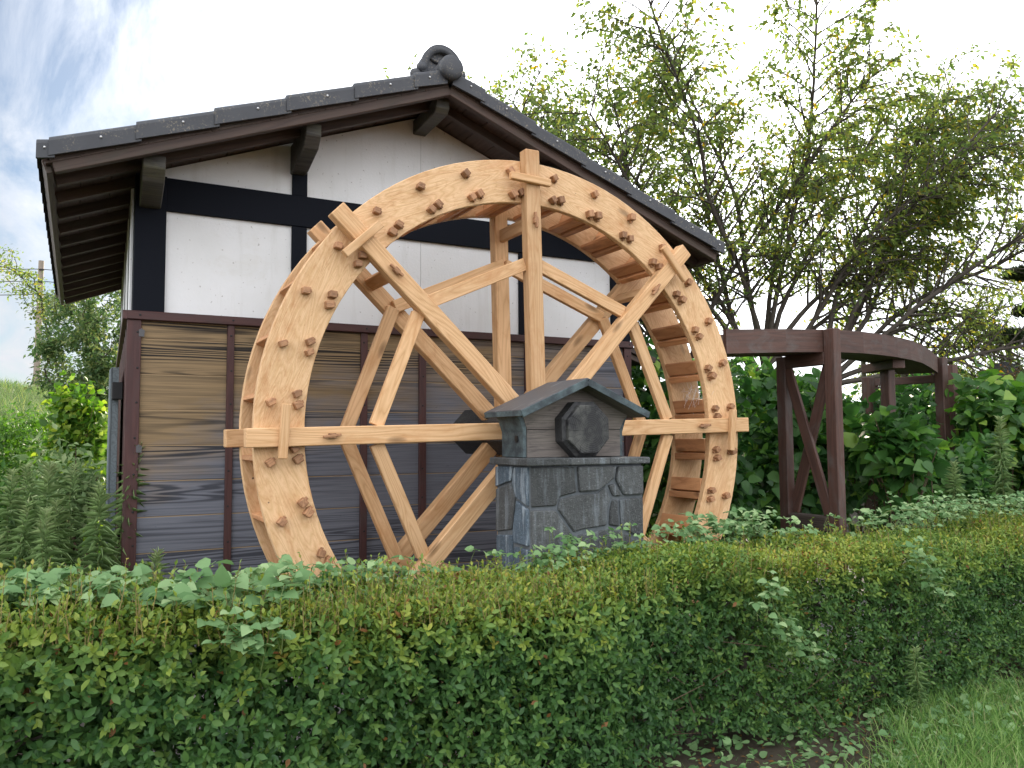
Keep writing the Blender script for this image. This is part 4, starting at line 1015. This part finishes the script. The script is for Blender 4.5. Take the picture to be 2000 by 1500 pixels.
for i, (x, y, z1, rr) in enumerate(((-4.6, 12.5, 1.6, 1.3), (-3.0, 14.5, 1.9, 1.4), (-1.6, 12.8, 1.7, 1.2))):
    shrub(('dull green bush on the bank at the left edge', 'green bush on the bank below the utility pole', 'green bush on the bank beside the left tree')[i], x, y, z1, rr, rr*.8, 3400, .10, mat=('lf_far', 'lf_lime', 'lf_far')[i], tmpl=T_cherry, tint=(0, .9), group='bushes on the far bank')

shrub('airy light green bush in front of the shutter below the lime green shrub', -2.62, 1.2, 1.62, .36, .3, 3000, .075, mat='lf_weed', tint=(.1, 1), group=GL, tmpl=T_cherry, nb=14, bump=.5, shell=1., zlow=.2)
shrub('straggly dark stemmed bush at the left edge above the hedge vines', -3.10, 1.4, 1.45, .5, .4, 3000, .065, mat='lf_bush', tint=(.2, 1), group=GL, tmpl=T_cherry, nb=14, bump=.5, shell=1., zlow=.2, stems=16)
# goldenrod: one plant with stem and whorls of drooping narrow leaves, then copies
def goldenrod(lab, x, y, h, nl=150, ls=.11, mat='lf_weed', group='tall goldenrod plants', lean=(0, 0), full=.25):
    t_ = thing('goldenrod', lab, 'weed', (x, y, float(H(x, y))), group)
    b = np.array([x, y, float(H(x, y))]); tip = b+np.array([lean[0], lean[1], h])
    q = [b+(tip-b)*f+np.array([.02*math.sin(f*5), 0, 0]) for f in np.linspace(0, 1, 7)]
    tubes('stem', [(q[i], q[i+1], .006*(1-.12*i), .006*(1-.12*(i+1))) for i in range(6)], 'stem', t_, 5)
    f = np.linspace(full, 1, nl)**.8; a = np.arange(nl)*2.4; pos = b+(tip-b)*f[:, None]
    tip_f = smooth(.80, 1., f)
    d = np.stack([np.cos(a), np.sin(a), .10+1.5*tip_f+rng.normal(size=nl)*.35], 1); nn_ = np.tile([0, 0, 1.], (nl, 1))+rdir(nl)*.3
    sz = ls*(1-.45*tip_f)*rng.uniform(.75, 1.15, nl)*smooth(full-.15, full+.25, f)
    foliage('foliage', [leaves(T_narrow, pos, d, nn_, sz, np.clip(.10+.35*f+.35*tip_f+rng.normal(size=nl)*.15, 0, 1))], mat, t_)
    return t_
gl = [(-2.44, -.62, 1.50, 'tallest goldenrod against the corner of the mill house'), (-2.30, -.78, 1.12, 'goldenrod overlapping the lower siding at the corner'), (-2.56, -.35, 1.42, 'goldenrod standing in front of the grey shutter'),
      (-2.66, -.75, 1.30, 'goldenrod third from the house corner'), (-2.74, -.15, 1.38, 'goldenrod with a nodding tip before the lime green shrub'), (-2.82, -.60, 1.20, 'slender goldenrod in the middle of the left clump'),
      (-2.92, -.25, 1.28, 'goldenrod left of the middle of the clump'), (-2.98, -.75, 1.05, 'short goldenrod near the hedge at the left'), (-3.08, -.45, 1.25, 'goldenrod near the left edge'), (-2.52, -.95, 1.02, 'short goldenrod just behind the hedge below the corner'),
      (-2.35, -.35, 1.30, 'goldenrod pressed against the side wall'), (-3.2, -.2, 1.3, 'leftmost goldenrod cut by the picture edge'), (-2.62, .25, 1.40, 'goldenrod at the back of the left clump')]
gl += [(-2.48, .05, 1.50, 'goldenrod half hidden by the tallest one at the house corner'), (-2.70, -.45, 1.33, 'goldenrod leaning in the middle of the left clump'), (-2.86, -.9, .98, 'low goldenrod rising just over the hedge vines'),
       (-2.78, .35, 1.42, 'goldenrod in the back row before the lime green shrub'), (-2.95, .15, 1.34, 'goldenrod in the back row left of the lime green shrub'), (-3.12, .3, 1.36, 'goldenrod in the back row at the left edge'),
       (-2.60, -.98, .95, 'low goldenrod beside the dark bush at the corner'), (-3.02, -.1, 1.2, 'bushy goldenrod second from the left edge')]
for i, (x, y, h, lb) in enumerate(gl): goldenrod(lb, x, y, h*random.uniform(.82, 1.04), random.randint(130, 230), random.uniform(.095, .135), lean=(rng.normal()*.11, rng.normal()*.08), full=.2)
goldenrod('tall pale green plume like goldenrod right of the flume posts', 4.45, -1.62, 1.68, 240, .12, group='goldenrod behind the hedge at the right', full=.35)
goldenrod('shorter plume like goldenrod left of the tall one at the right', 4.0, -1.48, 1.30, 200, .11, group='goldenrod behind the hedge at the right', full=.4)
goldenrod('small goldenrod sprouting below the hedge at the lower right', 1.35, -2.95, .42, 90, .07, group='goldenrod behind the hedge at the right', full=.2)

# ================================================================== TREES
def fan(n_, cx, cy, half, z0f, z1f, depth=1.5, u0=-1., u1=1.):
    """attractors in a fan shaped crown; u runs to the right as seen from the path"""
    ax = np.array([.878, -.478]); ay = np.array([.478, .878]); out = []
    u_ = rng.uniform(u0, u1, n_*3); z = rng.uniform(0, 1, n_*3); dp = rng.uniform(-1, 1, n_*3)*depth
    zz_ = z0f(u_)+(z1f(u_)-z0f(u_))*z
    P_ = np.stack([cx+ax[0]*u_*half+ay[0]*dp, cy+ax[1]*u_*half+ay[1]*dp, zz_], 1)
    m_ = vnoise(P_*.75+7) > -.75
    return P_[m_][:n_]
GT = 'cherry trees behind the flume'
AX = np.array([.878, -.478, 0]); AY = np.array([.478, .878, 0]); UPV = np.array([0, 0, 1.])
def cherry(lab, base, fork_z, lean, angles, nmain_len, seed, zcap=8.2):
    """low forked tree: limbs fan out, carry side branches, those carry drooping leafy twigs"""
    g = np.random.default_rng(seed)
    t_ = thing('cherry_tree', lab, 'tree', base, GT)
    segs = []; LP, LD, LS = [], [], []
    def branch(p, d, ln, r, lev, bend):
        n_ = max(3, int(ln/(.16 if lev else .2))); st = ln/n_; p = np.array(p, float); d = d/np.linalg.norm(d); out = []
        for k in range(n_):
            d = d+bend*st+g.normal(size=3)*(.055, .07, .09)[lev]; d /= np.linalg.norm(d)
            q = p+d*st; r1 = r*(1-.72*(k+1)/n_)+.002; r0 = r*(1-.72*k/n_)+.002
            segs.append((p, q, r0, r1)); out.append((q, d, r1, (k+1)/n_)); p = q
        return out
    fork = np.array([base[0]+lean*AX[0], base[1]+lean*AX[1], fork_z]); b0 = np.array(base, float)
    mid = (b0+fork)/2+g.normal(size=3)*.06
    segs += [(b0-[0, 0, .1], mid, .12, .10), (mid, fork, .10, .085)]
    for a, ln in zip(angles, nmain_len):
        dp = g.uniform(-.34, .34)
        d = AX*math.sin(a)+UPV*math.cos(a)+AY*dp
        start = fork+UPV*g.uniform(-.25, .15)
        main = branch(start, d, ln, .045, 0, AX*.05*np.sign(a)+UPV*.03)
        for (q, dd, r, f) in main[5:]:
            if q[2] > zcap+.2: break
            for sgn in (-1, 1):
                if g.random() < .42-.42*f: continue
                sd_ = np.cross(dd, AY if g.random() < .6 else AX+AY*g.normal()*.6); sd_ /= np.linalg.norm(sd_)+1e-6
                d1 = dd*.75+sd_*sgn*g.uniform(.6, 1.0)+AY*g.normal()*.35+AX*.14
                l1 = (1.25-.35*f)*g.uniform(.6, 1.2)
                b1 = branch(q, d1, l1, r*.42+.003, 1, UPV*(-.05)+AX*.05)
                for (q1, dd1, r1, f1) in b1:
                    if q1[2] > zcap: continue
                    for s2 in (-1, 1):
                        if g.random() < .30: continue
                        n2 = np.cross(dd1, UPV+g.normal(size=3)*.5); n2 /= np.linalg.norm(n2)+1e-6
                        b2 = branch(q1, dd1*.8+n2*s2*.8+UPV*.05, (.46-.16*f1)*g.uniform(.6, 1.2), .0045, 2, -UPV*.55)
                        for (q2, dd2, r2_, f2) in b2:
                            LP.append(q2); LD.append(dd2); LS.append(1.)
    P_ = np.array(LP); D_ = np.array(LD); k = 4
    P_ = np.repeat(P_, k, 0)+g.normal(size=(len(P_)*k, 3))*.045; D_ = np.repeat(D_, k, 0)
    n_ = len(P_)
    hz_ = (P_[:, 2]-3.2)/3.0; keep = (vnoise(P_*.9+3) > -1.2) & (rng.random(n_) < .30+.60*np.clip(hz_, 0, 1))
    P_ = P_[keep]; D_ = D_[keep]; n_ = len(P_)
    d = D_*.8+rdir(n_)*.75+np.array([.1, -.05, -.45]); nn_ = rdir(n_)*.7+np.array([0, 0, 1.])
    tubes('trunk', segs, 'bark', t_, 5)
    foliage('foliage', [leaves(T_cherry, P_, d, nn_, .112*rng.uniform(.6, 1.2, n_), rng.random(n_)**1.15)], 'lf_cherry', t_)
    print('cherry leaves', n_, 'segs', len(segs))
A_ = lambda *v: [R(q) for q in v]
cherry('cherry tree nearest the roof with slender limbs reaching left over the gable', (6.0, 4.3, .1), 2.0, .0, A_(-60, -51, -44, -37, -30, -22, -14, -5, 6), (4.6, 5.0, 5.3, 5.5, 5.7, 5.8, 5.9, 5.9, 5.6), 11)
cherry('middle cherry tree with forked dark trunk in front of the sun', (7.0, 3.6, .1), 2.5, .05, A_(-34, -25, -17, -10, -4, 2, 8, 14, 24, 35, 46), (5.2, 5.6, 5.8, 5.9, 5.9, 5.9, 5.9, 6.0, 5.8, 5.6, 5.2), 5)
cherry('rightmost cherry tree with limbs sweeping up to the right', (7.75, 3.1, .1), 2.55, .1, A_(8, 19, 28, 36, 44, 52, 60, 68, 77), (5.6, 5.9, 6.0, 6.1, 6.0, 5.7, 5.2, 4.7, 4.2), 9, 7.9)
def ell(n_, c_, r_): 
    d = rdir(n_); return np.array(c_)+d*np.array(r_)*(rng.random((n_, 1))**.4)
tree('tree', 'small airy tree behind the left eave of the mill house', 'tree', (-2.15, 11.2, .5), ell(520, (-2.20, 11.2, 3.2), (1.1, 1.2, 1.65)), 14000, .105, 'lf_far', step=.17, kill=.24, up0=1.0, tmpl=T_cherry, spread=.10)
tree('tree', 'thin pale tree arching to the left edge beside the utility pole', 'tree', (-2.5, 12.6, .6), np.concatenate([ell(90, (-3.1, 12.6, 4.4), (.7, .8, .5)), ell(60, (-3.8, 12.7, 4.95), (.6, .7, .35))]), 2200, .085, 'lf_cherry', step=.17, kill=.24, up0=2.2, lean=(-.15, 0, 1), spread=.10)
# pine at the right edge: boughs with needle pads
b = np.array([13.2, 2.2, float(H(13.2, 2.2))]); pt_ = thing('pine_tree', 'pine tree at the right edge with flat needle pads', 'tree', tuple(b))
segs = [(b, b+np.array([-.1, 0, 2.2]), .14, .11), (b+np.array([-.1, 0, 2.2]), b+np.array([.1, 0, 4.0]), .11, .06)]
prt = []
for (x_, y_, z_, r_) in ((11.85, 2.2, 4.30, .35), (12.2, 2.1, 3.68, .5), (11.75, 2.4, 3.22, .32), (12.3, 2.0, 3.15, .5), (12.9, 2.0, 4.6, .6), (13.3, 2.0, 3.9, .7), (13.0, 2.2, 5.3, .6), (13.2, 2.2, 6.0, .5)):
    c_ = np.array([x_, y_, z_]); o_ = b.copy(); o_[2] = b[2]+(z_-b[2])*.8; segs.append((o_, c_, .045, .012)); k = 2600
    pos = c_+rdir(k)*np.array([r_, r_, .11])*(rng.random((k, 1))**.5); prt.append(leaves(T_narrow, pos, rdir(k)*.6+np.array([0, 0, .7]), rdir(k), .12, rng.random(k)))
tubes('trunk', segs, 'bark', pt_, 8); foliage('needles', prt, 'lf_pine', pt_)

# ================================================================== BAMBOO FENCE, POLE, WIRES, COBWEB
fence = thing('bamboo_fence', 'weathered bamboo post and rail fence on the bank at the right', 'fence', (10.9, 3.6, 2.2))
pf = [(10.35, 4.35), (11.0, 4.0), (11.65, 3.65), (12.75, 3.05), (14.2, 2.3), (15.7, 1.5)]
for x, y in pf:
    zb = float(H(x, y)); tubes('fence_post', [((x, y, zb-.1), (x, y, 3.32), .045, .045), ((x, y, 3.32), (x, y, 3.325), .045, .002)], 'bamboo', fence, 10)
for a, b in zip(pf[:-1], pf[1:]):
    tubes('rail', [((a[0], a[1], 3.20), (b[0], b[1], 3.20), .03, .03)], 'bamboo', fence, 8)
    tubes('rail', [((a[0], a[1], 2.45), (b[0], b[1], 2.45), .02, .02)], 'bamboo', fence, 8)
pole = thing('utility_pole', 'slim brownish utility pole standing on the left bank', 'utility pole', (-3.71, 28.9, 2.0))
tubes('pole_shaft', [((-3.71, 28.96, 1.6), (-3.66, 28.9, 8.25), .125, .095), ((-3.66, 28.9, 8.25), (-3.66, 28.9, 8.27), .095, .01)], 'pole', pole, 14)
for z in (7.9, 7.45, 6.95): beam('bracket', (-3.78, 28.78, z), (-3.55, 28.78, z), .05, .04, (0, 0, 1), 'iron', pole)
for i, (z, d_) in enumerate(((7.92, .55), (7.47, .5), (6.97, .3))):
    pts = []
    for q in range(21):
        f = q/20; x = -3.66+(f-.5)*60; pts.append((x, 28.78-(f-.5)*14, z-.0-.9*(1-abs(2*f-1))*0-.0+((2*f-1)**2)*-0.0-1.2*abs(math.sin(math.pi*(abs(f-.5)*2)))*.5))
    label(tubes('overhead_wire', [(pts[q], pts[q+1], .014, .014) for q in range(20)], 'wire', None, 4), ('topmost', 'middle', 'lowest')[i]+' overhead wire carried by the utility pole', 'wire', 'overhead wires on the utility pole')
# cobweb between the floats at the right
c0 = np.array(W(1.50, R(10), -1.15)); sg = []
for i in range(60):
    a = c0+rng.normal(size=3)*np.array([.03, .06, .05])+np.array([-.02, 0, .04]); b = a+np.array([-.03, 0, -.10])*rng.random()+rng.normal(size=3)*np.array([.015, .03, .03]); sg.append((a, b, .0007, .0007))
cw = tubes('cobweb', sg, 'silk', None, 3, kind='stuff'); label(cw, 'wispy white cobweb caught between the floats right of the shaft', 'cobweb')
